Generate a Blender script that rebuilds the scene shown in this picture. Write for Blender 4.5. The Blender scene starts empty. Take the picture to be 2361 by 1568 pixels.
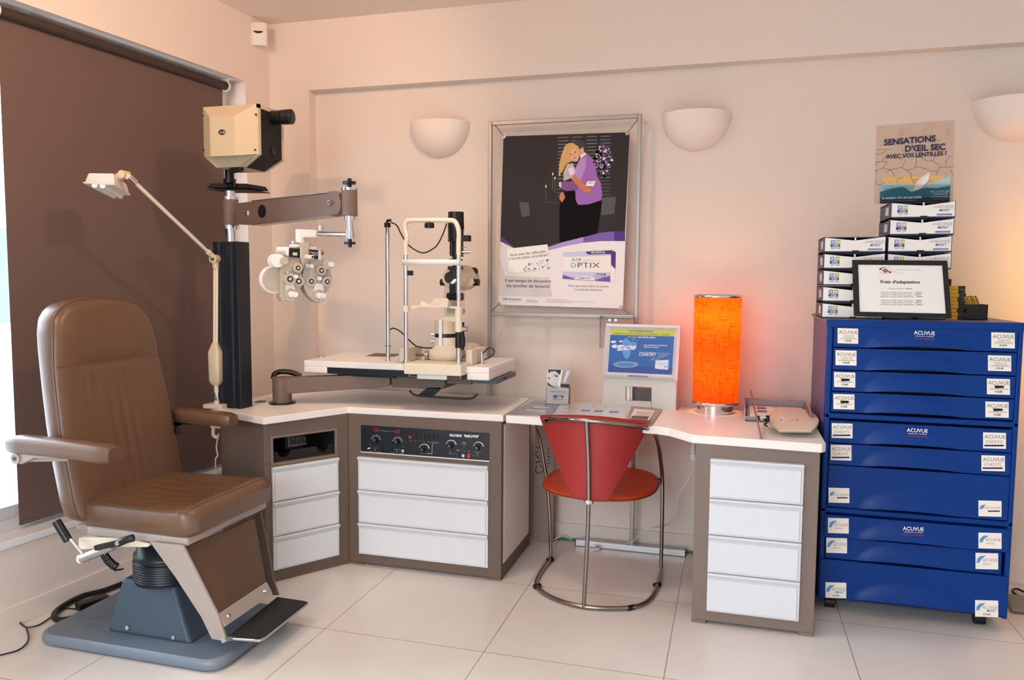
import bpy, math, random
from mathutils import Vector, Matrix
random.seed(7)
SC = bpy.context.scene
COL = SC.collection
# ---------------------------------------------------------------- camera
FW, FH, FPX = 2361, 1568, 1787.3
YAW, PITCH, ROLL = math.radians(-15.92), math.radians(4.48), math.radians(0.383)
CAM = Vector((0, 0, 1.44))
_f = Vector((math.sin(YAW)*math.cos(PITCH), math.cos(YAW)*math.cos(PITCH), -math.sin(PITCH)))
_r0 = Vector((math.cos(YAW), -math.sin(YAW), 0)); _u0 = _r0.cross(_f)
_r = _r0*math.cos(ROLL) + _u0*math.sin(ROLL); _u = _u0*math.cos(ROLL) - _r0*math.sin(ROLL)
cd = bpy.data.cameras.new('camera'); cd.sensor_width = 36; cd.lens = FPX/FW*36
cd.clip_start = 0.05; cd.clip_end = 100
cam = bpy.data.objects.new('camera', cd); COL.objects.link(cam)
cam.matrix_world = Matrix(((_r.x, _u.x, -_f.x, CAM.x), (_r.y, _u.y, -_f.y, CAM.y), (_r.z, _u.z, -_f.z, CAM.z), (0, 0, 0, 1)))
SC.camera = cam
# ---------------------------------------------------------------- world, exposure
SC.view_settings.view_transform = 'Standard'; SC.view_settings.look = 'None'
SC.view_settings.gamma = 1; SC.view_settings.use_curve_mapping = False
SC.view_settings.exposure = 0.0
W = bpy.data.worlds.new('sky'); SC.world = W; W.use_nodes = True
bg = W.node_tree.nodes['Background']; bg.inputs[0].default_value = (0.86, 0.93, 1.0, 1); bg.inputs[1].default_value = 15.0
_n = W.node_tree.nodes; _l = W.node_tree.links
_tc = _n.new('ShaderNodeTexCoord'); _sp = _n.new('ShaderNodeSeparateXYZ'); _mr = _n.new('ShaderNodeMapRange')
_mr.inputs[1].default_value = -.08; _mr.inputs[2].default_value = .35; _mr.inputs[3].default_value = 2.8; _mr.inputs[4].default_value = 12.3
_l.new(_tc.outputs['Generated'], _sp.inputs[0]); _l.new(_sp.outputs[2], _mr.inputs[0]); _l.new(_mr.outputs[0], bg.inputs[1])
try:
    SC.cycles.max_bounces = 8; SC.cycles.diffuse_bounces = 5; SC.cycles.glossy_bounces = 4
    SC.cycles.transmission_bounces = 6; SC.cycles.transparent_max_bounces = 10
    SC.cycles.sample_clamp_indirect = 6; SC.cycles.caustics_reflective = False; SC.cycles.caustics_refractive = False
    SC.cycles.use_denoising = True
except Exception: pass

def light(name, kind, loc, power, color, rot=None, **kw):
    l = bpy.data.lights.new(name, kind); l.energy = power; l.color = color
    for k, v in kw.items(): setattr(l, k, v)
    o = bpy.data.objects.new(name, l); o.location = loc
    if rot is not None: o.rotation_euler = rot
    COL.objects.link(o); return o
def aim(v):  # euler pointing a light's -Z along v
    return Vector(v).to_track_quat('-Z', 'Y').to_euler()
WARM = (1.0, 0.60, 0.36)
# window daylight (portals into the openings)
for nm, loc, d, sx, sy in (('daylight_portal_left', (-3.22, .6, 1.5), (1, -.09, 0), 4.2, 2.3),
                           ('daylight_portal_front', (-1.1, -1.75, 1.5), (0, 1, 0), 2.8, 2.2)):
    o = light(nm, 'AREA', loc, 1, (1, 1, 1), aim(d), shape='RECTANGLE', size=sx, size_y=sy)
    o.data.cycles.is_portal = True
# ceiling halogens of the room, then an added fill
light('ceiling_spot_window', 'SPOT', (-2.15, 1.35, 2.80), 55, WARM, aim((-0.15, 1.0, -0.45)), spot_size=2.5, spot_blend=.6, shadow_soft_size=.04)
light('ceiling_spot_middle', 'SPOT', (-1.0, 2.6, 2.80), 38, WARM, aim((-1, .35, -.35)), spot_size=2.3, spot_blend=.7, shadow_soft_size=.05)
light('ceiling_spot_right', 'SPOT', (1.3, 2.4, 2.84), 3, WARM, aim((0, 0.25, -1)), spot_size=2.4, spot_blend=.7, shadow_soft_size=.05)

light('worktop_fill', 'SPOT', (-1.2, 3.0, 2.86), 42, (1, .84, .70), aim((.12, .08, -1)), spot_size=2.1, spot_blend=.9, shadow_soft_size=.16)  # added lamp, put in to brighten worktop and floor from above

# ---------------------------------------------------------------- measuring helpers (pixel ray meets a real plane)
def ray(x, y): return _r*((x-1180.5)/FPX) + _u*((784-y)/FPX) + _f
def P(px, py, x=None, y=None, z=None, pl=None):
    d = ray(px, py)
    if pl: return CAM + d*((pl[0]-CAM).dot(pl[1])/d.dot(pl[1]))
    if x is not None: return CAM + d*(x/d.x)
    if y is not None: return CAM + d*(y/d.y)
    return CAM + d*((z-1.44)/d.z)
def lerp(a, b, t): return a + (b-a)*t

# ---------------------------------------------------------------- materials
def lin(c):
    c = c/255.0
    return c/12.92 if c <= 0.04045 else ((c+0.055)/1.055)**2.4
def rgb(c): return (lin(c[0]), lin(c[1]), lin(c[2]), 1)
MATS = {}
def mat(name, c=(200, 200, 200), rough=.5, metal=0, bump=0, scale=200, vary=0, vscale=3, emit=0, ec=None, coat=0, alpha=1, spec=.5, trans=0, ior=1.45):
    if name in MATS: return MATS[name]
    m = bpy.data.materials.new(name); m.use_nodes = True; MATS[name] = m
    nt = m.node_tree; b = nt.nodes['Principled BSDF']
    b.inputs['Base Color'].default_value = rgb(c); b.inputs['Roughness'].default_value = rough
    b.inputs['Metallic'].default_value = metal; b.inputs['Specular IOR Level'].default_value = spec
    b.inputs['Coat Weight'].default_value = coat; b.inputs['Coat Roughness'].default_value = .3 if 'leather' in name else .05; b.inputs['Alpha'].default_value = alpha
    b.inputs['Transmission Weight'].default_value = trans; b.inputs['IOR'].default_value = ior
    if emit:
        b.inputs['Emission Color'].default_value = rgb(ec or c); b.inputs['Emission Strength'].default_value = emit
    tc = nt.nodes.new('ShaderNodeTexCoord')
    if vary:
        n = nt.nodes.new('ShaderNodeTexNoise'); n.inputs['Scale'].default_value = vscale; n.inputs['Detail'].default_value = 4
        nt.links.new(tc.outputs['Object'], n.inputs['Vector'])
        mx = nt.nodes.new('ShaderNodeMix'); mx.data_type = 'RGBA'
        a = rgb(c); mx.inputs[6].default_value = tuple(v*(1-vary) for v in a[:3])+(1,); mx.inputs[7].default_value = tuple(min(1, v*(1+vary)) for v in a[:3])+(1,)
        nt.links.new(n.outputs['Fac'], mx.inputs[0]); nt.links.new(mx.outputs[2], b.inputs['Base Color'])
    if bump:
        n = nt.nodes.new('ShaderNodeTexNoise'); n.inputs['Scale'].default_value = scale; n.inputs['Detail'].default_value = 2
        nt.links.new(tc.outputs['Object'], n.inputs['Vector'])
        bp = nt.nodes.new('ShaderNodeBump'); bp.inputs['Strength'].default_value = bump; bp.inputs['Distance'].default_value = .002
        nt.links.new(n.outputs['Fac'], bp.inputs['Height']); nt.links.new(bp.outputs[0], b.inputs['Normal'])
    return m
mat('wall', (230, 217, 206), .9, bump=.12, scale=160)
mat('ceiling', (236, 222, 210), .95)
mat('white_gloss', (238, 236, 234), .3)
mat('white_lam', (236, 230, 225), .38)
mat('drawer_white', (216, 219, 224), .42)
mat('brown_metal', (104, 88, 78), .55, bump=.25, scale=900)
mat('taupe_metal', (124, 108, 98), .5, bump=.2, scale=900)
mat('arm_brown', (112, 92, 82), .5, bump=.2, scale=900)
mat('chrome', (225, 225, 228), .12, 1)
mat('chrome_dark', (150, 142, 135), .22, 1)
mat('alu', (190, 190, 192), .35, 1)
mat('alu_white', (226, 228, 232), .4, .3)
mat('black', (16, 16, 18), .35)
mat('black_matte', (20, 20, 20), .7)
mat('black_blue', (20, 27, 34), .35)
mat('base_plate', (106, 120, 134), .38, bump=.2, scale=500, vary=.12, vscale=8, spec=.8)  # paler than dark_base: window sheen on the flat top put into the colour
mat('wall_plain', (232, 231, 229), .9)
mat('dark_base', (58, 74, 88), .32, bump=.25, scale=500, vary=.12, vscale=8)
mat('rubber', (34, 33, 33), .75, bump=.8, scale=1500)
mat('leather', (98, 70, 48), .36, bump=.55, scale=260, vary=.08, vscale=5, coat=.45)
mat('leather_dark', (90, 66, 48), .45, bump=.5, scale=260)
mat('leather_seam', (84, 62, 44), .6)
mat('cream', (226, 214, 192), .4)
mat('cream2', (214, 196, 166), .45)
mat('beige_inst', (184, 172, 156), .42)
mat('proj_beige', (205, 188, 158), .55)
mat('red_leather', (158, 42, 40), .5, bump=.3, scale=500)
mat('orange_leather', (222, 62, 10), .42, bump=.2, scale=500)
mat('blue_plastic', (0, 54, 130), .38, spec=.25)
mat('blue_dark', (8, 34, 92), .35)
mat('lilac_side', (92, 78, 118), .45)
mat('paper', (238, 234, 228), .7)
mat('sticker', (246, 238, 226), .6)
mat('navy_box', (62, 72, 96), .5)
mat('ink_dark', (38, 34, 44), .6)
mat('ink_grey', (120, 116, 122), .6)
mat('ink_navy', (24, 26, 66), .6)
mat('ink_blue', (24, 92, 160), .6)
mat('ink_red', (176, 40, 48), .6)
mat('ink_white', (245, 245, 245), .6)
mat('ink_purple', (74, 42, 122), .6)
mat('purple_light', (170, 148, 206), .6)
mat('purple_mid', (118, 84, 168), .6)
mat('ink_teal', (56, 164, 176), .6)
mat('ink_orange', (230, 150, 70), .6)
mat('silver_card', (188, 184, 176), .45, .35)
mat('blind', (108, 86, 80), .85, bump=.25, scale=900)
mat('blind_tube', (62, 48, 42), .6)
mat('green_cable', (0, 120, 78), .5)
mat('plaster', (238, 226, 216), .75)
mat('plastic_white', (232, 228, 222), .45)

def glass_mat(name, c=(255, 255, 255), rough=0.0, mixf=.12):
    m = bpy.data.materials.new(name); m.use_nodes = True; MATS[name] = m; nt = m.node_tree
    nt.nodes.remove(nt.nodes['Principled BSDF']); out = nt.nodes['Material Output']
    t = nt.nodes.new('ShaderNodeBsdfTransparent'); t.inputs[0].default_value = rgb(c)
    g = nt.nodes.new('ShaderNodeBsdfGlossy'); g.inputs['Roughness'].default_value = rough
    fr = nt.nodes.new('ShaderNodeFresnel'); fr.inputs[0].default_value = 1.45
    ad = nt.nodes.new('ShaderNodeMath'); ad.operation = 'ADD'; ad.inputs[1].default_value = mixf; ad.use_clamp = True
    mx = nt.nodes.new('ShaderNodeMixShader')
    nt.links.new(fr.outputs[0], ad.inputs[0]); nt.links.new(ad.outputs[0], mx.inputs[0])
    nt.links.new(t.outputs[0], mx.inputs[1]); nt.links.new(g.outputs[0], mx.inputs[2]); nt.links.new(mx.outputs[0], out.inputs[0])
glass_mat('window_glass', (248, 252, 255), 0, 0)
glass_mat('acrylic', (248, 247, 247), .05, -.03)

def floor_mat():
    m = mat('floor_tiles', (206, 188, 170), .3); nt = m.node_tree; b = nt.nodes['Principled BSDF']
    geo = nt.nodes.new('ShaderNodeNewGeometry'); sp = nt.nodes.new('ShaderNodeSeparateXYZ'); nt.links.new(geo.outputs['Position'], sp.inputs[0])
    def edge(sock, off, size):
        a = nt.nodes.new('ShaderNodeMath'); a.operation = 'SUBTRACT'; a.inputs[1].default_value = off; nt.links.new(sock, a.inputs[0])
        w = nt.nodes.new('ShaderNodeMath'); w.operation = 'PINGPONG'; w.inputs[1].default_value = size/2; nt.links.new(a.outputs[0], w.inputs[0])
        l = nt.nodes.new('ShaderNodeMath'); l.operation = 'LESS_THAN'; l.inputs[1].default_value = .0017; nt.links.new(w.outputs[0], l.inputs[0]); return l
    e1 = edge(sp.outputs[0], -.206, .6865); e2 = edge(sp.outputs[1], 2.76, .685)
    mxm = nt.nodes.new('ShaderNodeMath'); mxm.operation = 'MAXIMUM'; nt.links.new(e1.outputs[0], mxm.inputs[0]); nt.links.new(e2.outputs[0], mxm.inputs[1])
    n = nt.nodes.new('ShaderNodeTexNoise'); n.inputs['Scale'].default_value = 1.7; n.inputs['Detail'].default_value = 6; nt.links.new(geo.outputs['Position'], n.inputs['Vector'])
    r = nt.nodes.new('ShaderNodeMapRange'); r.inputs[1].default_value = .35; r.inputs[2].default_value = .65; nt.links.new(n.outputs['Fac'], r.inputs[0])
    c = nt.nodes.new('ShaderNodeMix'); c.data_type = 'RGBA'; c.inputs[6].default_value = rgb((214, 208, 202)); c.inputs[7].default_value = rgb((223, 219, 214)); nt.links.new(r.outputs[0], c.inputs[0])
    g = nt.nodes.new('ShaderNodeMix'); g.data_type = 'RGBA'; g.inputs[7].default_value = rgb((146, 126, 110)); nt.links.new(mxm.outputs[0], g.inputs[0]); nt.links.new(c.outputs[2], g.inputs[6])
    nt.links.new(g.outputs[2], b.inputs['Base Color'])
    b.inputs['Roughness'].default_value = .32
floor_mat()

# ---------------------------------------------------------------- mesh builder
ROOTM = {}
class MB:
    def __init__(s): s.v = []; s.f = []; s.fm = []; s.fs = []; s.mats = []; s.cur = 0
    def m(s, name):
        if name not in s.mats: s.mats.append(name)
        s.cur = s.mats.index(name); return s
    def add(s, vs, fs, smooth=False):
        o = len(s.v); s.v += [Vector(v) for v in vs]
        for f in fs: s.f.append([i+o for i in f]); s.fm.append(s.cur); s.fs.append(smooth)
        return s
    def box(s, x0, x1, y0, y1, z0, z1):
        return s.hexa([(x0, y0, z0), (x1, y0, z0), (x1, y1, z0), (x0, y1, z0), (x0, y0, z1), (x1, y0, z1), (x1, y1, z1), (x0, y1, z1)])
    def hexa(s, v): return s.add(v, [(0, 3, 2, 1), (4, 5, 6, 7), (0, 1, 5, 4), (1, 2, 6, 5), (2, 3, 7, 6), (3, 0, 4, 7)])
    def obox(s, c, size, R=None):
        a, b, d = size[0]/2, size[1]/2, size[2]/2; R = R or Matrix.Identity(3); c = Vector(c)
        return s.hexa([c + R@Vector(p) for p in ((-a, -b, -d), (a, -b, -d), (a, b, -d), (-a, b, -d), (-a, -b, d), (a, -b, d), (a, b, d), (-a, b, d))])
    def bar(s, p0, p1, w, t, up=(0, 0, 1)):   # flat bar from p0 to p1: w sideways, t along up
        p0 = Vector(p0); p1 = Vector(p1); d = (p1-p0).normalized(); up = Vector(up); sd = d.cross(up).normalized(); u = sd.cross(d)
        q = []
        for p in (p0, p1): q += [p-sd*w/2-u*t/2, p+sd*w/2-u*t/2, p+sd*w/2+u*t/2, p-sd*w/2+u*t/2]
        return s.add(q, [(0, 1, 2, 3), (7, 6, 5, 4), (0, 4, 5, 1), (1, 5, 6, 2), (2, 6, 7, 3), (3, 7, 4, 0)])
    def prism(s, poly, vec):
        n = len(poly); poly = [Vector(p) for p in poly]; vec = Vector(vec)
        nv = [p+vec for p in poly]
        a = sum(((poly[i]-poly[0]).cross(poly[(i+1) % n]-poly[0]) for i in range(n)), Vector())
        if a.dot(vec) > 0: poly = poly[::-1]; nv = nv[::-1]
        return s.add(poly+nv, [tuple(range(n)), tuple(range(2*n-1, n-1, -1))]+[(i, n+i, n+(i+1) % n, (i+1) % n) for i in range(n)])
    def face(s, poly): return s.add(poly, [tuple(range(len(poly)))])
    def cyl(s, p0, p1, r0, r1=None, n=24, caps=True):
        r1 = r0 if r1 is None else r1; p0 = Vector(p0); p1 = Vector(p1); d = (p1-p0).normalized()
        a = d.orthogonal().normalized(); b = d.cross(a)
        vs = []
        for p, r in ((p0, r0), (p1, r1)):
            vs += [p+(a*math.cos(2*math.pi*i/n)+b*math.sin(2*math.pi*i/n))*r for i in range(n)]
        s.add(vs, [(i, (i+1) % n, n+(i+1) % n, n+i) for i in range(n)], True)
        if caps: s.add(vs, [tuple(range(n-1, -1, -1)), tuple(range(n, 2*n))])
        return s
    def lathe(s, prof, o=(0, 0, 0), ax=(0, 0, 1), n=32, a0=0, a1=None, smooth=True):
        o = Vector(o); ax = Vector(ax).normalized(); a = ax.orthogonal().normalized() if abs(ax.z) < .99 else Vector((1, 0, 0)); b = ax.cross(a)
        full = a1 is None; a1 = 2*math.pi if full else a1; k = n if full else n+1
        vs = []
        for r, h in prof:
            for i in range(k):
                t = a0+(a1-a0)*i/n; vs.append(o+ax*h+(a*math.cos(t)+b*math.sin(t))*r)
        fs = []
        for j in range(len(prof)-1):
            for i in range(n):
                i2 = (i+1) % k; fs.append((j*k+i, j*k+i2, (j+1)*k+i2, (j+1)*k+i))
        return s.add(vs, fs, smooth)
    def tube(s, pts, r, n=10, closed=False, sub=6, caps=True):
        pts = [Vector(p) for p in pts]
        if sub > 1 and len(pts) > 2: pts = spline(pts, sub, closed)
        N = len(pts); rings = []; a = None
        for i, p in enumerate(pts):
            if closed: d = pts[(i+1) % N]-pts[i-1]
            else: d = pts[min(i+1, N-1)]-pts[max(i-1, 0)]
            d.normalize()
            if a is None: a = d.orthogonal().normalized()
            a = (a-d*a.dot(d)).normalized(); b = d.cross(a)
            rr = r(i/(N-1)) if callable(r) else r
            rings.append([p+(a*math.cos(2*math.pi*k/n)+b*math.sin(2*math.pi*k/n))*rr for k in range(n)])
        return s.loft(rings, True, closed, caps and not closed)
    def loft(s, rings, closed=True, loop=False, caps=True, smooth=True):
        n = len(rings[0]); vs = [p for r in rings for p in r]; fs = []; R = len(rings)
        for j in range(R if loop else R-1):
            j2 = (j+1) % R
            for i in range(n if closed else n-1):
                i2 = (i+1) % n; fs.append((j*n+i, j*n+i2, j2*n+i2, j2*n+i))
        s.add(vs, fs, smooth)
        if caps and closed: s.add(rings[0], [tuple(range(n-1, -1, -1))]); s.add(rings[-1], [tuple(range(n))])
        return s
    def sphere(s, c, r, n=16, sc=(1, 1, 1)):
        c = Vector(c); rings = []
        for j in range(n+1):
            t = math.pi*j/n; rings.append([c+Vector((math.sin(t)*math.cos(2*math.pi*i/n)*r*sc[0], math.sin(t)*math.sin(2*math.pi*i/n)*r*sc[1], -math.cos(t)*r*sc[2])) for i in range(n)])
        return s.loft(rings, caps=False)
    def build(s, name, parent=None, bevel=0, seg=2, mods=None, **props):
        root = parent; M = Matrix.Identity(4)
        if parent is not None: M = ROOTM[parent.name]
        else:
            xs = [v.x for v in s.v]; ys = [v.y for v in s.v]; zs = [v.z for v in s.v]
            M = Matrix.Translation(((min(xs)+max(xs))/2, (min(ys)+max(ys))/2, min(zs)))
        Mi = M.inverted()
        me = bpy.data.meshes.new(name); me.from_pydata([Mi@v for v in s.v], [], s.f)
        for k in s.mats: me.materials.append(MATS[k])
        for i, p in enumerate(me.polygons): p.material_index = s.fm[i]; p.use_smooth = s.fs[i]
        me.validate(); me.update()
        o = bpy.data.objects.new(name, me); COL.objects.link(o)
        if parent is not None: o.parent = parent
        else: o.matrix_world = M
        ROOTM[o.name] = M
        if bevel:
            b = o.modifiers.new('bevel', 'BEVEL'); b.width = bevel; b.segments = seg; b.limit_method = 'ANGLE'; b.angle_limit = .7
            b.harden_normals = False
        for k, v in props.items(): o[k] = v
        return o
def spline(p, sub, closed=False):
    out = []; N = len(p)
    for i in range(N if closed else N-1):
        p1 = p[i]; p2 = p[(i+1) % N]
        p0 = p[i-1] if (closed or i > 0) else p1*2-p2
        p3 = p[(i+2) % N] if (closed or i+2 < N) else p2*2-p1
        for k in range(sub):
            t = k/sub; out.append(.5*((2*p1)+(p2-p0)*t+(2*p0-5*p1+4*p2-p3)*t*t+(3*p1-p0-3*p2+p3)*t**3))
    if not closed: out.append(p[-1].copy())
    return out
def rrect(w, h, r, k=4, cx=0, cy=0):
    out = []
    for sx, sy, a in ((1, 1, 0), (-1, 1, 90), (-1, -1, 180), (1, -1, 270)):
        for i in range(k+1):
            t = math.radians(a+90*i/k); out.append((cx+sx*(w/2-r)+r*math.cos(t), cy+sy*(h/2-r)+r*math.sin(t)))
    return out
def thing(name, label, cat, loc=(0, 0, 0), rz=0, group=None):
    o = bpy.data.objects.new(name, None); COL.objects.link(o); o.empty_display_size = .1
    o.location = loc; o.rotation_euler = (0, 0, rz); ROOTM[o.name] = Matrix.Translation(loc)@Matrix.Rotation(rz, 4, 'Z')
    return tag(o, label, cat, group)
def tag(o, label, cat, group=None):
    o['label'] = label; o['category'] = cat
    if group: o['group'] = group
    return o
def struct(o): o['kind'] = 'structure'; return o
def dup(root, loc, rz=None, label=None):
    r = root.copy(); COL.objects.link(r); r.location = loc; kids = []
    if rz is not None: r.rotation_euler = (0, 0, rz)
    if label: r['label'] = label
    for ch in list(root.children):
        c = ch.copy(); COL.objects.link(c); c.parent = r; kids.append(c)
        for g in ch.children:
            d = g.copy(); COL.objects.link(d); d.parent = c
    M = Matrix.Translation(loc)@Matrix.Rotation(r.rotation_euler.z, 4, 'Z'); ROOTM[r.name] = M
    for c in kids: ROOTM[c.name] = M
    return r

# ---------------------------------------------------------------- lettering (print on real flat surfaces)
_tc = {}
def tmesh(t, bold=0, shear=0):
    k = (t, bold, shear)
    if k in _tc: return _tc[k]
    c = bpy.data.curves.new('t', 'FONT'); c.body = t; c.size = 1; c.offset = bold; c.shear = shear; c.resolution_u = 3; c.fill_mode = 'FRONT'
    o = bpy.data.objects.new('t', c); COL.objects.link(o)
    dg = bpy.context.evaluated_depsgraph_get(); me = bpy.data.meshes.new_from_object(o.evaluated_get(dg))
    vs = [v.co.copy() for v in me.vertices]; fs = [tuple(p.vertices) for p in me.polygons]
    COL.objects.unlink(o); bpy.data.objects.remove(o); bpy.data.curves.remove(c); bpy.data.meshes.remove(me)
    if not vs: vs = [Vector((0, 0, 0)), Vector((1, 0, 0))]
    x0 = min(v.x for v in vs); x1 = max(v.x for v in vs)
    _tc[k] = (vs, fs, x0, x1); return _tc[k]
def text(mb, t, A, B, up, off, bold=0, shear=0):   # A,B baseline ends, up = cap-height vector, off = lift off the surface
    vs, fs, x0, x1 = tmesh(t, bold, shear); A = Vector(A); B = Vector(B); up = Vector(up); off = Vector(off)
    mb.add([A+(B-A)*((v.x-x0)/(x1-x0))+up*(v.y/.72)+off for v in vs], fs)
class Flat:   # a flat printed surface; pixel positions of a crop are measured onto it
    def __init__(s, mb, pl, crop=(0, 0, 1), step=.0005):
        s.mb = mb; s.pl = pl; s.c = crop; s.n = pl[1].normalized()
        if s.n.dot(CAM-pl[0]) < 0: s.n = -s.n
        s.step = step
    def pt(s, x, y, L=0): return P(s.c[0]+x*s.c[2], s.c[1]+y*s.c[2], pl=s.pl)+s.n*s.step*L
    def poly(s, m, pts, L=1):
        s.mb.m(m).face([s.pt(x, y, L) for x, y in pts]); return s
    def rect(s, m, x0, y0, x1, y1, L=1, sk=0): return s.poly(m, [(x0, y1), (x1, y1+sk), (x1, y0+sk), (x0, y0)], L)
    def ell(s, m, cx, cy, rx, ry, L=1, n=20, rot=0):
        c, d = math.cos(rot), math.sin(rot)
        return s.poly(m, [(cx+rx*math.cos(t)*c-ry*math.sin(t)*d, cy-rx*math.cos(t)*d-ry*math.sin(t)*c) for t in [2*math.pi*i/n for i in range(n)]], L)
    def line(s, m, pts, w, L=1):
        for (x0, y0), (x1, y1) in zip(pts, pts[1:]):
            l = math.hypot(x1-x0, y1-y0) or 1; nx, ny = -(y1-y0)/l*w/2, (x1-x0)/l*w/2
            s.poly(m, [(x0+nx, y0+ny), (x1+nx, y1+ny), (x1-nx, y1-ny), (x0-nx, y0-ny)], L)
        return s
    def text(s, m, t, x0, y0, x1, y1, h, L=2, bold=.01, shear=0):
        s.mb.m(m); A = s.pt(x0, y0); B = s.pt(x1, y1); C = s.pt(x0, y0-h)
        text(s.mb, t, A, B, C-A, s.n*s.step*L, bold, shear); return s
V = Vector
XP, YP, ZP = V((1, 0, 0)), V((0, 1, 0)), V((0, 0, 1))
# ================================================================= ROOM
LA = V((-2.825, 2.36, 0)); LB = V((-2.661, 4.09, 0)); LD = (LB-LA).normalized(); LN = V((LD.y, -LD.x, 0))   # left wall line, normal into the room
def L3(y, off, z): t = (y-LA.y)/LD.y; p = LA+LD*t+LN*off; return V((p.x, p.y, z))
def LP(px, py, off=0): return P(px, py, pl=(LA+LN*off, LN))
YC, YR, CEIL = 4.09, 4.165, 2.915
FY = -1.7
b = MB().m('floor_tiles').box(-3.6, 3.3, FY-.3, 4.45, -.1, 0); struct(b.build('floor'))
b = MB().m('ceiling').box(-3.6, 3.3, FY-.3, 4.45, CEIL, CEIL+.1); struct(b.build('ceiling'))
# left wall with the window opening
w1 = LP(565.6, 191.3); w0 = LP(86.7, 0); s0 = LP(0, 1252.6)
ZH = (w1.z+LP(300, 88).z)/2; ZS = s0.z; WY0, WY1 = -1.45, w1.y
b = MB().m('wall')
def lwall(y0, y1, z0, z1, o0=0, o1=-.26):
    b.hexa([L3(y0, o1, z0), L3(y0, o0, z0), L3(y1, o0, z0), L3(y1, o1, z0), L3(y0, o1, z1), L3(y0, o0, z1), L3(y1, o0, z1), L3(y1, o1, z1)])
lwall(-2.0, WY0, 0, CEIL); lwall(WY1, 4.3, 0, CEIL); lwall(WY0, WY1, 0, ZS-.03); lwall(WY0, WY1, ZH, CEIL)
struct(b.build('wall_left'))
b = MB().m('white_gloss')
b.hexa([L3(WY0, -.2, ZS-.03), L3(WY0, .012, ZS-.03), L3(WY1, .012, ZS-.03), L3(WY1, -.2, ZS-.03), L3(WY0, -.2, ZS), L3(WY0, .012, ZS), L3(WY1, .012, ZS), L3(WY1, -.2, ZS)])
struct(b.build('trim_2', bevel=.003))
# window
t = thing('window_1', 'x', 'x', L3(2.4, -.15, ZS)); del t['label']; del t['category']; struct(t)
def lbox(b, y0, y1, z0, z1, o0, o1):
    b.hexa([L3(y0, o1, z0), L3(y0, o0, z0), L3(y1, o0, z0), L3(y1, o1, z0), L3(y0, o1, z1), L3(y0, o0, z1), L3(y1, o0, z1), L3(y1, o1, z1)])
b = MB().m('alu_white')
lbox(b, WY0, WY1, ZS, ZS+.045, -.11, -.17); lbox(b, WY0, WY1, ZH-.018, ZH, -.13, -.17)
lbox(b, WY0, WY0+.05, ZS, ZH, -.11, -.17); lbox(b, WY1-.015, WY1, ZS, ZH, -.13, -.17)
b.build('window_frame', t, bevel=.003)
b = MB().m('alu_white')
for ya in (WY0+.05, 1.5): pass
for (ya, yb) in ((WY0+.05, .2), (.22, 1.4), (1.42, 2.62), (2.66, WY1-.015)):
    wr = .045 if yb < 3 else .018
    lbox(b, ya, ya+.045, ZS+.045, ZH-.018, -.13, -.16); lbox(b, yb-wr, yb, ZS+.045, ZH-.018, -.13, -.16)
    lbox(b, ya, yb, ZS+.045, ZS+.1, -.13, -.16); lbox(b, ya, yb, ZH-.034, ZH-.018, -.13, -.16)
b.build('window_sash', t, bevel=.003)
b = MB().m('window_glass'); lbox(b, WY0+.05, WY1-.01, ZS+.05, ZH-.015, -.148, -.152); b.build('glass_pane', t)
# back wall: column + recess + soffit, one shape
cxr = P(712, 206, y=YC).x
zsf = P(1400, 161.5, y=YC).z
b = MB().m('wall')
b.box(-3.0, cxr, YC, YC+.3, 0, zsf); b.box(-3.0, 3.3, YC, YC+.3, zsf, CEIL); b.box(cxr, 3.3, YR, YR+.22, 0, zsf)
struct(b.build('wall_back'))
b = MB().m('wall_plain').box(3.05, 3.3, FY, 4.3, 0, CEIL); struct(b.build('wall_right'))
b = MB().m('wall_plain'); b.box(-3.5, -2.5, FY-.25, FY, 0, CEIL); b.box(-.1, 3.3, FY-.25, FY, 0, CEIL); b.box(-2.5, -.1, FY-.25, FY, 0, .35); b.box(-2.5, -.1, FY-.25, FY, 2.6, CEIL)
struct(b.build('wall_front'))
# baseboards
b = MB().m('wall'); lbox(b, -1.6, 4.08, 0, .086, .012, 0); struct(b.build('baseboard_left', bevel=.002))
b = MB().m('wall').box(cxr, 3.05, YR-.016, YR, 0, .086); struct(b.build('baseboard_back', bevel=.002))
# roller blind
bo = -.075
t = thing('roller_blind', 'dark brown fabric roller blind pulled down over the window behind the exam chair', 'blind', L3(3.3, bo, .36))
pr = LP(300, 124, bo); pl_ = LP(500, 197, bo); zr = (pr.z+pl_.z)/2
y0 = LP(3, 300, bo).y; y0 = (y0+LP(39, 1211, bo).y)/2; y1 = LP(511, 240, bo).y
zb = (LP(42.5, 1213.6, bo).z+LP(130, 1185, bo).z)/2
b = MB().m('blind'); lbox(b, y0, y1, zb+.012, zr, bo+.001, bo-.001); b.build('blind_fabric', t)
b = MB().m('blind'); lbox(b, y0, y1, zb, zb+.014, bo+.005, bo-.005); b.build('bottom_bar', t, bevel=.002)
b = MB().m('blind_tube').cyl(L3(y0-.01, bo+.012, zr), L3(y1+.012, bo+.012, zr), .023); b.build('roller_tube', t)
for ya in (y0-.022, y1+.012):
    b = MB().m('plastic_white').cyl(L3(ya, bo+.012, zr), L3(ya+.012, bo+.012, zr), .028); lbox(b, ya, ya+.012, zr, min(ZH, zr+.06), bo+.03, bo-.02); b.build('blind_bracket', t, bevel=.002)
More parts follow.
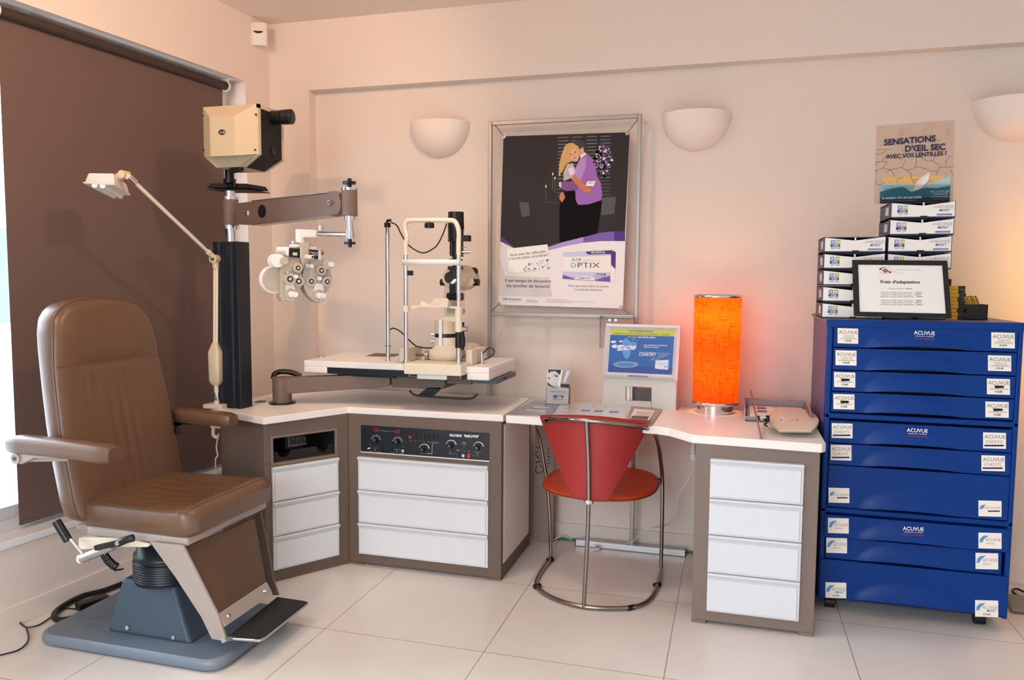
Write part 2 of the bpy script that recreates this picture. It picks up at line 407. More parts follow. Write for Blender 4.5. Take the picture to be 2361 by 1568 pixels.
# pale building seen through the uncovered strip of window
b = MB().m('wall'); mat('facade', (232, 234, 238), .8); mat('facade_dark', (96, 104, 112), .5); mat('pavement', (196, 198, 200), .9)
t = thing('street_building', 'pale building across the street seen through the uncovered window strip', 'building', (-14, 3, -.3))
b = MB().m('facade').box(-14.6, -14, -9, 18, -.3, 3.4); b.build('facade', t)
for k in range(9):
    b = MB().m('facade_dark').box(-14.02, -13.985, -5+k*2.1, -3.9+k*2.1, .5, 2.4); b.build('shop_window', t)
b = MB().m('pavement').box(-16, -3.6, -10, 20, -.35, -.3); struct(b.build('street_ground'))
# motion sensor in the corner
t = thing('motion_sensor', 'small white motion sensor mounted high in the wall corner beside the ceiling', 'motion sensor', P(599, 108, y=3.99))
c0 = P(599, 82, y=3.98); ang = Matrix.Rotation(math.radians(22), 3, 'Z')
h = (P(599, 56, y=3.98)-P(599, 108, y=3.98)).length; w = (P(584, 80, y=3.98)-P(615, 82, y=3.98)).length
b = MB().m('plastic_white'); pf = [(-w/2, 0), (w/2, 0), (w*.42, -.035), (-w*.42, -.035)]
ring = lambda z, s, d: [c0+ang@V((x*s, yy*d, z)) for x, yy in ((-w/2, 0.0), (w/2, 0.0), (w/2, -.03), (w*.3, -.042), (-w*.3, -.042), (-w/2, -.03))]
b.loft([ring(-h/2, 1, .8), ring(-h*.36, 1, 1), ring(h*.1, 1, 1.0), ring(h/2, 1, .75)], smooth=False); b.build('sensor_housing', t, bevel=.003)
b = MB().m('black_matte'); q = [c0+ang@V((.3*w*math.cos(a), -.0435, h*.10+.1*h*math.sin(a))) for a in [math.pi+math.pi*i/8 for i in range(9)]]; b.prism(q, ang@V((0, .006, 0))); b.build('sensor_window', t)
b = MB().m('plastic_white').cyl(c0+ang@V((0, 0, 0)), c0+ang@V((.0, .06, .0)), .02); b.build('swivel_bracket', t)
# wall sconces
def sconce(px0, px1, pyt, pyb, label, root=None):
    pa = P(px0, pyt, y=YR); pb = P(px1, pyt, y=YR); cx = (pa.x+pb.x)/2; a = (pb.x-pa.x)/2; zt = pa.z; c = V((cx, YR, zt))
    if root: return dup(root, c, label=label)
    t = thing('wall_sconce', label, 'wall light', c, group='plaster half-bowl sconces')
    hh = zt-P((px0+px1)/2, pyb, y=YR-.02).z; dp = .15
    b = MB().m('plaster'); n = 14; k = 28
    def sh(s):
        R = []
        for j in range(n+1):
            ph = math.pi/2*j/n; R.append([c+V((a*s*math.cos(ph)*math.cos(math.pi*i/k), -dp*s*math.cos(ph)*math.sin(math.pi*i/k), -hh*s*math.sin(ph))) for i in range(k+1)])
        return R
    o = sh(1); i_ = sh(.95); b.loft(o, False, caps=False); b.loft([r[::-1] for r in i_], False, caps=False)
    b.loft([o[0][::-1], [p for p in i_[0][::-1]]], False, caps=False, smooth=False); b.build('bowl', t)
    b = MB().m('chrome').cyl(c+V((0, 0, -.08)), c+V((0, -.03, -.08)), .03); b.build('lamp_holder', t)
    return t
sc1 = sconce(950, 1084, 289, 362, 'leftmost unlit white plaster half-bowl sconce, left of the framed purple poster')
sconce(1526, 1685, 268, 339, 'unlit white plaster half-bowl sconce just right of the framed purple poster', sc1)
sconce(2256, 2424, 236, 307, 'white plaster half-bowl sconce at the right edge, glowing yellow from below', sc1)
# warm lamp on the floor right of the blue drawers, mostly outside the picture
t = thing('floor_lamp', 'dark metal foot of a floor lamp on the tiles right of the blue cabinet', 'floor lamp', (1.46, 3.88, 0))
mat('shade_warm', (255, 190, 90), .8, emit=1.5, ec=(255, 176, 70))
q = [P(2332, 1408, z=.012), P(2358, 1373, z=.012)]
b = MB().m('chrome_dark').prism([V((q[0].x, q[0].y, .004)), V((q[0].x+.26, q[0].y-.02, .004)), V((q[0].x+.26, q[0].y+.2, .004)), V((q[0].x+.03, q[0].y+.19, .004))], (0, 0, .014)); b.build('base', t, bevel=.003)
b = MB().m('chrome_dark').cyl((1.50, 3.90, .01), (1.50, 3.90, 1.25), .012); b.build('pole', t)
b = MB().m('shade_warm').lathe([(.11, 1.2), (.09, 1.52)], (1.55, 3.90, 0)); b.build('lamp_shade', t)
light('floor_lamp_bulb', 'POINT', (1.50, 3.90, 1.58), 3.2, (1.0, .50, .02), shadow_soft_size=.05)
light('floor_lamp_bulb_low', 'POINT', (1.52, 3.90, 1.10), 4.5, (1.0, .50, .02), shadow_soft_size=.05)
MB().m('black').tube([P(2361, 1365, z=.01), P(2345, 1358, z=.01), P(2334, 1362, z=.01), P(2345, 1372, z=.01), P(2375, 1380, z=.012)], .005).build('power_cord', t)
# ================================================================= DESKS
ZT = .8
def xy(v, z): return V((v.x, v.y, z))
def plan(b, m, pts, z0, z1): return b.m(m).prism([V((p[0], p[1], z0)) for p in pts], (0, 0, z1-z0))
def drawer(parent, o, u, n, w, z0, z1, m='drawer_white'):
    """drawer front: o = lower left point on the cabinet face, u along the face, n out of the face"""
    h = z1-z0-.003; b = MB().m(m); F = lambda a, c, d: o+u*a+ZP*(c+.0015)+n*d
    def slab(a0, a1, c0, c1, d0, d1, ch):
        b.hexa([F(a0, c0, d0), F(a1, c0, d0), F(a1-ch, c0+ch, d1), F(a0+ch, c0+ch, d1), F(a0, c1, d0), F(a1, c1, d0), F(a1-ch, c1-ch*.3, d1), F(a0+ch, c1-ch*.3, d1)])
    slab(0, w, 0, h, -.002, .011, .0)
    slab(.008, w-.008, .006, h-.026, .011, .017, .003)
    b.prism([F(0, h-.024, .011), F(0, h, .011), F(0, h, .024), F(0, h-.006, .024)], u*w)
    return b.build('drawer', parent, bevel=.0012)
YM = 3.455
cL = P(608, 977, z=.765); cLL = P(508, 957, z=.765)
M0 = V((-1.835, YM, 0)); M1 = V((-1.033, YM, 0)); L0 = V((cL.x, cL.y, 0)); L1 = V((cLL.x, cLL.y, 0))
uL = (M0-L0).normalized(); nL = V((uL.y, -uL.x, 0)); wL = (M0-L0).length
if nL.dot(CAM-L0) < 0: nL = -nL
def FL(a, d, z): return L0+uL*a-nL*d+ZP*z     # a along the angled front, d depth into the cabinet
def LA_(px, py): return (P(px, py, pl=(L0, nL))-L0).dot(uL), P(px, py, pl=(L0, nL)).z
# --- angled corner cabinet with open niche
t = thing('drawer_cabinet', 'brown corner cabinet behind the exam chair, with open black niche above three white drawers', 'cabinet', (-2.1, 3.5, 0))
na, nz1 = LA_(629, 1011); nb, _ = LA_(771.5, 990.5); _, nz0 = LA_(630, 1068.5)
b = MB()
foot = [L0, M0, V((-1.84, 4.0, 0)), V((-2.40, 4.0, 0)), V((-2.40, L1.y+.05, 0)), L1]
plan(b, 'brown_metal', foot, .0, nz0); plan(b, 'brown_metal', foot, nz1, .765)
q = lambda a, d: FL(a, d, 0)
plan(b, 'brown_metal', [L0, q(na, 0), q(na, .2), q(0.0, .2), V((-2.36, 3.35, 0)), L1], nz0, nz1)
plan(b, 'brown_metal', [q(nb, 0), M0, V((-1.84, 3.7, 0)), q(nb, .2)], nz0, nz1)
plan(b, 'brown_metal', [q(na, .2), q(nb, .2), V((-1.84, 4.0, 0)), V((-2.36, 4.0, 0)), V((-2.36, 3.4, 0))], nz0, nz1)
b.build('body', t, bevel=.002)
b = MB().m('taupe_metal')
for (a0, a1, z0, z1) in ((na-.012, nb+.012, nz1, nz1+.011), (na-.012, nb+.012, nz0-.011, nz0), (na-.012, na, nz0, nz1), (nb, nb+.012, nz0, nz1)):
    b.hexa([FL(a0, -.003, z0), FL(a1, -.003, z0), FL(a1, .0, z0), FL(a0, .0, z0), FL(a0, -.003, z1), FL(a1, -.003, z1), FL(a1, .0, z1), FL(a0, .0, z1)])
b.build('niche_frame', t)
b = MB().m('black_matte')
zz = lambda k: lerp(nz0, nz1, k); W_ = nb-na; pts = [(0, 0), (1, 0), (1, .42)]
for cx in (.82, .2):
    pts += [(cx+.11, .40)]+[(cx+.095*math.cos(a), .36-.24*math.sin(a)) for a in [math.pi*i/8 for i in range(9)]]+[(cx-.11, .40)]
pts += [(0, .42)]
b.prism([FL(na+W_*x, .02, zz(y)) for x, y in pts], -nL*.004)
b.hexa([FL(na, .19, nz0), FL(nb, .19, nz0), FL(nb, .2, nz0), FL(na, .2, nz0), FL(na, .19, nz1), FL(nb, .19, nz1), FL(nb, .2, nz1), FL(na, .2, nz1)])
for a0 in (na, nb-.002): b.hexa([FL(a0, .003, nz0), FL(a0+.002, .003, nz0), FL(a0+.002, .2, nz0), FL(a0, .2, nz0), FL(a0, .003, nz1), FL(a0+.002, .003, nz1), FL(a0+.002, .2, nz1), FL(a0, .2, nz1)])
b.build('instrument_holder', t)
b = MB(); F = Flat(b, (FL(0, .05, 0), nL), (600, 960, .08929))
F.poly('black', [(690, 790), (1190, 720), (1130, 500), (740, 520)], 0); F.line('ink_grey', [(745, 520), (730, 780), (1185, 712), (1180, 680)], 14, 2); F.line('ink_grey', [(1140, 515), (1165, 615)], 12, 2)
F.line('ink_grey', [(780, 740), (1150, 690)], 5, 2); F.ell('ink_grey', 850, 590, 12, 12, 2); F.ell('ink_grey', 1020, 570, 12, 12, 2); F.rect('ink_grey', 935, 550, 943, 640, 2)
b.m('black').hexa([FL(na+W_*.27, .055, zz(.35)), FL(na+W_*.55, .055, zz(.35)), FL(na+W_*.55, .15, zz(.35)), FL(na+W_*.27, .15, zz(.35)), FL(na+W_*.27, .055, zz(.95)), FL(na+W_*.55, .055, zz(.95)), FL(na+W_*.55, .15, zz(.95)), FL(na+W_*.27, .15, zz(.95))])
tag(b.build('charger_unit'), 'small black charger with outlined label plate inside the niche of the corner cabinet', 'charger')
da, _ = LA_(627, 1150); db, _ = LA_(779, 1150)
for z0, z1 in ((.388, .556), (.222, .388), (.058, .222)): drawer(t, FL(da, 0, z0), uL, nL, db-da, z0, z1)
# --- straight cabinet with the control panel
t = thing('drawer_cabinet', 'brown cabinet with black knob-covered control panel above three wide white drawers', 'cabinet', (-1.43, 3.7, 0))
b = MB().m('brown_metal').box(-1.834, -1.033, YM, 4.0, .012, .765); b.box(-1.834, -1.76, YM, 4.0, 0, .012); b.box(-1.10, -1.033, YM, 4.0, 0, .012)
b.build('body', t, bevel=.003)
b = MB().m('white_lam').box(-1.033, -1.030, YM+.035, 3.965, .075, .75); b.build('side_panel', t, bevel=.001)
for z0, z1 in ((.388, .557), (.221, .388), (.06, .221)): drawer(t, V((-1.775, YM, z0)), XP, -YP, .679, z0, z1)
pa = P(833, 980, y=YM); pb = P(1128, 1062, y=YM)
b = MB().m('black_blue').box(pa.x, pb.x, YM-.004, YM, pb.z, pa.z); b.m('alu_white').box(pa.x-.002, pb.x+.002, YM-.005, YM, pb.z-.005, pb.z)
b.build('control_panel', t); cp = None
for o in t.children:
    if o.name.startswith('control_panel'): cp = o
b = MB(); F = Flat(b, (V((0, YM-.0045, 0)), -YP), (800, 950, .15248))
def part_print(nm):
    global b, F
    b.build(nm, cp); b = MB(); F = Flat(b, (V((0, YM-.0045, 0)), -YP), (800, 950, .15248))
for x0, x1, y in ((408, 482, 245), (730, 806, 268)):
    F.rect('black', x0-6, y-4, x1+6, y+60, 0, 3)
    for k in range(2):
        X = x0+k*40
        for l in (((X, y), (X+32, y+3)), ((X, y+26), (X+32, y+29)), ((X, y+52), (X+32, y+55)), ((X+2, y), (X, y+52)), ((X+33, y+3), (X+31, y+55))): F.line('ink_red', l, 5)
    part_print('digit_display')
def ticks(cx, cy, r0, r1, a0, a1, k, w=6):
    for i in range(k):
        a = math.radians(a0+(a1-a0)*i/(k-1)); F.line('ink_white', [(cx+r0*math.cos(a), cy-r0*math.sin(a)), (cx+r1*math.cos(a), cy-r1*math.sin(a))], w)
ticks(438, 420, 52, 78, 165, 5, 7); part_print('dial_scale'); ticks(765, 447, 52, 78, 165, 5, 7); part_print('dial_scale')
def arc(cx, cy, r, w0, w1, a0=170, a1=5, k=14):
    for i in range(k):
        a, c = math.radians(a0+(a1-a0)*i/k), math.radians(a0+(a1-a0)*(i+1)/k); w = lerp(w0, w1, i/k)
        F.poly('ink_white', [(cx+(r+w)*math.cos(a), cy-(r+w)*math.sin(a)), (cx+(r+w)*math.cos(c), cy-(r+w)*math.sin(c)), (cx+r*math.cos(c), cy-r*math.sin(c)), (cx+r*math.cos(a), cy-r*math.sin(a))])
arc(1165, 560, 72, 4, 12); part_print('dial_scale'); arc(1573, 502, 72, 4, 12); part_print('dial_scale'); arc(1985, 530, 72, 4, 12); part_print('dial_scale')
F.text('ink_white', 'POLYVISUS', 1555, 368, 1735, 376, 34, 1, .04); F.text('ink_white', '"EXECUTIVE"', 1768, 378, 1992, 388, 34, 1, .04)
F.line('ink_white', [(1292, 480), (1286, 632), (1205, 628)], 4)
for x0, x1, y in ((500, 545, 282), (550, 665, 288), (675, 716, 294), (392, 470, 542), (705, 805, 567), (455, 525, 603), (328, 400, 594), (650, 725, 618), (780, 860, 628), (1105, 1195, 624), (1730, 1812, 458), (1745, 1800, 470), (1732, 1808, 486), (1920, 2020, 606), (1522, 1632, 630), (1890, 1938, 656), (1952, 1990, 662), (1652, 1706, 572), (1652, 1706, 584), (945, 984, 430), (1012, 1045, 434), (1085, 1102, 438), (1142, 1180, 444), (1212, 1378, 455), (1280, 1392, 470), (1745, 1775, 702), (1840, 1862, 584), (1840, 1866, 598)):
    F.rect('ink_grey', x0, y-4, x1, y+4, 1, 2)
for x, y in ((430, 572), (755, 600), (1558, 602), (1972, 632)): F.rect('ink_white', x-2, y-14, x+2, y+14)
for x, y in ((347, 488), (850, 524), (1770, 594)): F.ell('green_cable', x, y, 10, 10)
F.ell('ink_red', 1774, 524, 11, 11)
b.build('panel_print', cp)
def ppt(x, y, d=0): return P(800+x*.15248, 950+y*.15248, y=YM-.004)+V((0, -d, 0))
for x, y in ((425, 425), (748, 452), (1140, 570), (1550, 512), (1960, 545)):
    c = ppt(x+16, y); b = MB().m('black').cyl(c, c+V((0, -.022, 0)), .0125, .0115); b.m('ink_white').box(c.x-.001, c.x+.001, c.y-.0226, c.y-.022, c.z, c.z+.008); b.build('knob', cp, bevel=.0008)
for i in range(7):
    c = ppt(962+i*67, 360+i*4); b = MB()
    b.m('ink_red' if i == 0 else 'black').hexa([c+V(p) for p in ((-.007, -.008, -.011), (.007, -.008, -.011), (.007, 0, -.011), (-.007, 0, -.011), (-.007, -.004, .0), (.007, -.004, .0), (.007, 0, .0), (-.007, 0, .0))])
    b.m('black').box(c.x-.007, c.x+.007, c.y-.005, c.y, c.z, c.z+.012); b.m('ink_red').cyl(c+V((0, -.005, .007)), c+V((0, -.0062, .007)), .002, n=8)
    b.build('rocker_switch', cp, **({'label': 'red rocker switch'} if i == 0 else {}))
for x, y, m in ((520, 535, 'black'), (666, 545, 'black'), (1676, 640, 'black'), (1848, 650, 'ink_red')):
    c = ppt(x, y); b = MB().m(m).hexa([c+V(p) for p in ((-.007, -.009, -.012), (.007, -.009, -.012), (.007, 0, -.012), (-.007, 0, -.012), (-.007, -.003, .008), (.007, -.003, .008), (.007, 0, .008), (-.007, 0, .008))]); b.build('rocker_switch', cp)
for x, y in ((338, 550), (846, 588), (1760, 658)):
    c = ppt(x, y); b = MB().m('chrome').cyl(c, c+V((0, -.004, 0)), .0075); b.cyl(c+V((0, -.004, 0)), c+V((0, -.016, .002)), .003, .004); b.build('toggle_switch', cp)
# --- L-shaped worktop
t = thing('desk_worktop', 'white angled worktop carrying the black column and slit lamp table', 'worktop', (-1.7, 3.7, .765))
wt = [P(608, 963, z=ZT), P(803, 938, z=ZT), P(1160, 957.3, z=ZT), V((-1.044, 4.03, ZT)), V((-2.44, 4.06, ZT)), V((-2.45, 3.215, ZT))]
b = MB().m('white_lam').prism([xy(p, .766) for p in wt], (0, 0, .034)); b.build('worktop_panel', t, bevel=.004)
b = MB().m('leather_seam'); q = [P(x, y, z=ZT+.0006) for x, y in ((586, 926), (600, 923), (614, 924.5), (612, 927), (598, 928.5), (588, 928.5))]; b.face(q[::-1]); b.build('cable_hole', t)
# --- second desk top and pedestal
t = thing('desk_worktop', 'white desktop on the right carrying the orange lamp and the display light box', 'worktop', (-.35, 3.6, .765))
wt = [P(1167, 958, z=ZT), P(1512, 983, z=ZT), P(1543, 987.3, z=ZT), P(1596.6, 1002.5, z=ZT), P(1896, 1024.2, z=ZT), V((.368, 3.265, ZT)), V((.368, 3.97, ZT)), V((-1.03, 3.985, ZT))]
wt[0].x = -1.018
b = MB().m('white_lam').prism([xy(p, .764) for p in wt], (0, 0, .036)); b.build('worktop_panel', t, bevel=.004)
t = thing('drawer_pedestal', 'brown pedestal with four white drawers under the right end of the desk', 'cabinet', (.1, 3.5, 0))
b = MB().m('taupe_metal').box(-.134, .349, 3.264, 3.9, .014, .764); b.box(-.134, -.075, 3.264, 3.9, 0, .014); b.box(.29, .349, 3.264, 3.9, 0, .014); b.build('body', t, bevel=.003)
b = MB(); F = Flat(b, (V((0, 3.264, 0)), -YP), (1180, 930, .3507)); F.poly('ink_grey', [(1188, 1330), (1215, 1326), (1250, 1334), (1230, 1340), (1200, 1336)]); b.build('scratch_mark', t)
for z0, z1 in ((.543, .71), (.388, .543), (.227, .388), (.06, .227)): drawer(t, V((-.073, 3.264, z0)), XP, -YP, .363, z0, z1)
# grey sign standing under the desk
c0 = P(1206, 960, y=4.05); mat('sign_grey', (150, 132, 120), .7)
b = MB().m('sign_grey').box(-1.02, P(1275, 1200, y=4.05).x, 4.05, 4.065, 0, .74); F = Flat(b, (V((0, 4.05, 0)), -YP), (1200, 980, .17857))
def ring(cx, cy, r, gaps, w=12):
    for i in range(24):
        a = 2*math.pi*i/24
        if any(abs((math.degrees(a)-g+180) % 360-180) < 16 for g in gaps): continue
        c = a+2*math.pi/24; F.poly('ink_navy', [(cx+r*math.cos(a), cy-r*math.sin(a)), (cx+r*math.cos(c), cy-r*math.sin(c)), (cx+(r-w)*math.cos(c), cy-(r-w)*math.sin(c)), (cx+(r-w)*math.cos(a), cy-(r-w)*math.sin(a))])
ring(246, 575, 57, (100, 290)); ring(252, 378, 57, (100, 285))
F.line('ink_navy', [(200, 510), (205, 480), (228, 470), (240, 488), (250, 465), (272, 462), (300, 475)], 12)
F.line('ink_navy', [(205, 278), (222, 298), (245, 296), (252, 270), (275, 262)], 12)
for i, ch in enumerate('TICIEN'):
    yb = 545-i*44; F.mb.m('ink_navy'); A = F.pt(382, yb); B = F.pt(382, yb-(12 if ch == 'I' else 30)); C = F.pt(344, yb); text(b, ch, A, B, C-A, F.n*.0008)
tag(b.build('opticians_sign'), 'grey panel sign with vertical blue OBOS lettering standing under the desk beside the cabinet', 'sign')
# ================================================================= EXAM CHAIR
YCH = 2.685
t = thing('exam_chair', 'tan leather examination chair with footrest on a dark metal base by the window', 'examination chair', (-2.15, YCH, 0))
def interp(tab, x):
    for (a, b), (c, d) in zip(tab, tab[1:]):
        if x <= c: return b+(d-b)*max(0, (x-a))/(c-a)
    return tab[-1][1]
HW = [(.455, .20), (.47, .262), (.50, .296), (.56, .305), (.70, .307), (.85, .304), (1.0, .292), (1.15, .277), (1.22, .266), (1.27, .248), (1.305, .215), (1.33, .165), (1.345, .09), (1.35, .02)]
def fx(z): return -2.43-.15*(z-.5)/.83
rings = []; NZ = 70; NFR = 44; pip = []
def bfront(s, z, hw):   # x offset of the padded front surface, s = -1..1 across
    y = s*hw; e = .018*(1-abs(s)**6)
    if .52 < z < 1.075 and abs(y) < .175:
        k = (y+.175)/.35*6; fr = abs(k-round(k)); m = min(1, (1.075-z)/.05)*min(1, (z-.52)/.05)
        e += -.006*max(0, 1-fr/.13)*m*(.5 if z < .7 else 1)
    if abs(y) < .21: e -= .012*math.exp(-((z-1.085)/.010)**2)*(1-max(0, (abs(y)-.15)/.06))
    e += .012*math.exp(-((z-1.2)/.09)**2)
    return e
for j in range(NZ+1):
    k = j/NZ; z = .455+(1.35-.455)*(k if k < .8 else .8+(k-.8)*1.0)
    hw = interp(HW, z); rr = min(.02, hw*.3); R = []
    edge = min(1, (1.352-z)/.03)**.5*min(1, (z-.44)/.03)**.5; TH = .105*(.55+.45*edge)
    for i in range(NFR+1):
        s = -1+2*i/NFR; a = max(0, (abs(s)*hw-(hw-rr))/rr) if rr > 0 else 0
        R.append(V((fx(z)+bfront(s, z, hw)*edge-.012*a*a-.02*(1-edge), YCH+s*hw, z)))
    for (dx, sc) in ((.030, 1.012), (.055, 1.012), (.08, .99), (.097, .94), (.105, .80)): R.append(V((fx(z)-dx*TH/.105, YCH+hw*sc, z)))
    for (dx, sc) in ((.107, .4), (.107, -.4), (.105, -.80), (.097, -.94), (.08, -.99), (.055, -1.012), (.030, -1.012)): R.append(V((fx(z)-dx*TH/.105, YCH+hw*sc, z)))
    rings.append(R); pip.append((R[0], R[NFR]))
b = MB().m('leather').loft(rings); bk = b.build('backrest', t)
b = MB().m('leather_seam')
pp = [p[0]+V((.001, 0, 0)) for p in pip[3:]]+[p[1]+V((.001, 0, 0)) for p in pip[3:]][::-1]; b.tube(pp, .0022, n=6, sub=1)
b.tube([V((fx(1.085)+bfront(s/10, 1.085, .28)+.0005, YCH+s/10*.283, 1.085)) for s in range(-10, 11)], .0016, n=6, sub=1)
b.build('piping', bk)
# seat cushion
rings = []; NX = 46; top = .562
for j in range(NX+1):
    k = j/NX; x = -2.465+.535*k; ed = min(1, (k+.004)/.05)**.5*min(1, (1.004-k)/.10)**.42
    hw = (.262+.010*k)*((.80+.20*ed) if k > .5 else (.9+.1*ed))
    R = []
    for i in range(NFR+1):
        s = -1+2*i/NFR; y = s*hw; e = -.014*abs(s)**8-.012*math.exp(-((x+2.18)/.14)**2)*(1-s*s)+.008*math.exp(-((k-.92)/.1)**2)
        if abs(y) < .20 and -2.40 < x < -1.985:
            q_ = (y+.2)/.4*6; fr = abs(q_-round(q_)); m = min(1, (x+2.40)/.04)*min(1, (-1.985-x)/.03); e -= .006*max(0, 1-fr/.14)*m
        z = top+e-(1-ed)*.045; R.append(V((x, YCH+y, z)))
    zb = .452+(1-ed)*.02; zt_ = top-.014-(1-ed)*.045
    for f_, sc in ((.15, 1.02), (.45, 1.03), (.8, 1.015), (1, .96)): R.append(V((x, YCH+hw*sc, lerp(zt_, zb, f_))))
    for f_, sc in ((1, -.96), (.8, -1.015), (.45, -1.03), (.15, -1.02)): R.append(V((x, YCH+hw*sc, lerp(zt_, zb, f_))))
    rings.append(R)
b = MB().m('leather').loft(rings); st = b.build('seat', t)
b = MB().m('leather_seam'); b.tube([rings[j][0] for j in range(2, NX-2)]+[rings[NX-3][i] for i in range(2, NFR-1)]+[rings[j][NFR] for j in range(NX-3, 1, -1)], .0018, n=6, sub=1); b.build('piping', st)
# frame
b = MB().m('taupe_metal'); mat('frame_grey', (168, 156, 148), .45, .1)
b.m('frame_grey').box(-2.44, -1.965, YCH-.262, YCH+.262, .418, .456); b.build('seat_frame', t, bevel=.012, seg=3)
def plate(pts, y, th, m='frame_grey'):
    ys = [p[1] for p in pts]; a, c = min(ys), max(ys); sh = .075 if th > 0 else -.075
    return MB().m(m).prism([P(x, yy, y=y+sh*(yy-a)/(c-a)) for x, yy in pts], (0, th, 0))
NEAR, FAR = 2.405, 2.965
plate([(345, 1250), (421, 1258), (462, 1340), (503, 1421), (519, 1470), (514, 1478), (488, 1474), (464, 1424), (403, 1330)], NEAR, .012).build('leg_plate', t, bevel=.002)
plate([(585, 1192), (604, 1180), (618, 1246), (633, 1335), (645, 1371), (626, 1369), (614, 1348), (589, 1200)], FAR, -.012, 'brown_metal').build('leg_plate', t, bevel=.002)
a0 = P(424, 1262, y=NEAR+.015); a1 = P(505, 1418, y=NEAR+.068); b0 = P(588, 1194, z=a0.z); b1 = P(615, 1345, z=a1.z); wv = b1-a1; nn = (a1-a0).cross(wv).normalized()
if nn.x < 0: nn = -nn
b = MB().m('leather_dark').prism([a0, b0, b1, a1], -nn*.022); b.build('calf_panel', t, bevel=.006, seg=3)
d = (a1-a0).normalized(); s0 = a1-d*.006; s1 = s0+d*.058
b = MB().m('frame_grey').prism([s0+nn*.004, s0+wv+nn*.004, s1+wv+nn*.004, s1+nn*.004], -nn*.008); sp_ = b.build('toe_strip', t, bevel=.001)
for k in (.12, .88):
    c = lerp(s0, s1, .5)+wv*k; MB().m('chrome').cyl(c+nn*.004, c+nn*.008, .009, .007).build('screw', sp_)
zf = .036
fp = [P(523, 1470, z=zf), P(640, 1376, z=zf), P(706, 1386, z=zf), P(712, 1389, z=zf), P(610, 1470, z=zf), P(598, 1475.5, z=zf), P(585, 1474, z=zf)]
fr = MB().m('alu').prism([xy(p, zf-.012) for p in fp], (0, 0, .012)).build('footrest', t, bevel=.003)
cc = sum(fp, V())/len(fp); MB().m('rubber').prism([cc+(p-cc)*.955+ZP*.001 for p in fp], (0, 0, .003)).build('rubber_mat', fr)
b = MB().m('alu').tube([P(515, 1476, y=NEAR+.072), P(532, 1473, z=zf-.006)], .011, sub=1); b.m('chrome').cyl(P(514, 1471, y=NEAR+.068), P(514, 1471, y=NEAR+.082), .008); b.build('hinge', t)
# base
b = MB(); YBS = 2.565; XBS = -2.178; pts = rrect(.845, .51, .07, 6, XBS, YBS)
R = lambda g, z: [V((x+(.0 if g == 0 else (XBS-x)*g), y+(YBS-y)*g, z)) for x, y in pts]
b.m('base_plate').loft([R(.02, .006), R(0, .014), R(0, .032), R(.012, .042), R(.04, .047)]); b.m('black_matte').loft([R(.05, 0), R(.05, .007)])
b.build('base_plate', t)
f0, f1 = P(253, 1452, z=.047), P(434, 1492, z=.047); yt = 2.475
g0, g1 = P(281, 1329, y=yt), P(402, 1354, y=yt); zt = (g0.z+g1.z)/2; yb = (f0.y+f1.y)/2; y2 = 2*YBS-yb; y3 = 2*YBS-yt
f0 = V((f0.x, yb, .047)); f1 = V((f1.x, yb, .047)); m0 = lerp(f0, V((g0.x, yt, zt)), .18); m0.x = f0.x-.004
b = MB().m('dark_base').hexa([(f0.x, yb, .047), (f1.x, yb, .047), (f1.x, y2, .047), (f0.x, y2, .047), (g0.x, yt, zt), (g1.x, yt, zt), (g1.x, y3, zt), (g0.x, y3, zt)])
hs = b.build('base_housing', t, bevel=.014, seg=3)
for px_, py_ in ((296, 1447), (402, 1470)):
    k = .12; yy = lerp(yb, yt, .1); c = P(px_, py_, y=yy); MB().m('chrome').cyl(c+V((0, .005, 0)), c+V((0, -.008, .002)), .010, .008).build('bolt', hs)
xc = (g0.x+g1.x)/2+.03; prof = [(.132, zt-.01)]
for i in range(8):
    z = zt+i*.0100; prof += [(.131, z), (.136, z+.003), (.136, z+.007), (.130, z+.0095)]
z = prof[-1][1]; prof += [(.126, z+.002), (.133, z+.01), (.133, z+.022), (.122, z+.028), (.11, .46), (0, .46)]
MB().m('black_blue').lathe(prof, (xc, YBS, 0), n=48).build('bellows', t)
# armrests
for nm, y, L_, lab in (('near', 2.30, None, None), ('far', 3.07, None, None)):
    if nm == 'near': xa, xb, z1 = P(47, 1040, y=2.33).x, P(266, 1046, y=2.30).x, P(150, 1014, y=2.30).z
    else: xa, xb, z1 = P(365, 950, y=3.05).x, P(532, 960, y=3.05).x, P(450, 946, y=3.05).z
    rings = []
    for i in range(17):
        k = i/16; x = lerp(xa, xb, k); e = min(1, (k+.01)/.06)**.5*min(1, (1.01-k)/.08)**.5
        zc = z1-.028-.012*k*k; hh = .030*(.75+.25*e); ww = .042*(.7+.3*e)
        rings.append([V((x, y+ww*u_, zc+hh*v_)) for u_, v_ in ((1, -.8), (1.02, .2), (.93, .75), (.6, 1), (0, 1.06), (-.6, 1), (-.93, .75), (-1.02, .2), (-1, -.8), (-.9, -1), (.9, -1))])
    ar = MB().m('leather').loft(rings).build('armrest', t)
    zk = z1-.082; b = MB(); sg = 1 if nm == 'near' else -1; yk = y-sg*.02
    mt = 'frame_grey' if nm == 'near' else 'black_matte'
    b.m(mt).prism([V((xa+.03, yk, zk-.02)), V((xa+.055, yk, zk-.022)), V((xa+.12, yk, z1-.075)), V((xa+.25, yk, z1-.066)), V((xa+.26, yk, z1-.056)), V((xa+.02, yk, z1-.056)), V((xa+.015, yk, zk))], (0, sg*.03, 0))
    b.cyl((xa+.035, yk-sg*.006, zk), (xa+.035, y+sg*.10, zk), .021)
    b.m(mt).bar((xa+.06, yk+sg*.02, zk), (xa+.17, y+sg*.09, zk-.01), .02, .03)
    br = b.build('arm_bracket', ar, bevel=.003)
    if nm == 'near': MB().m('chrome').cyl((xa+.035, yk-.009, zk), (xa+.035, yk-.005, zk), .008).build('screw', br)
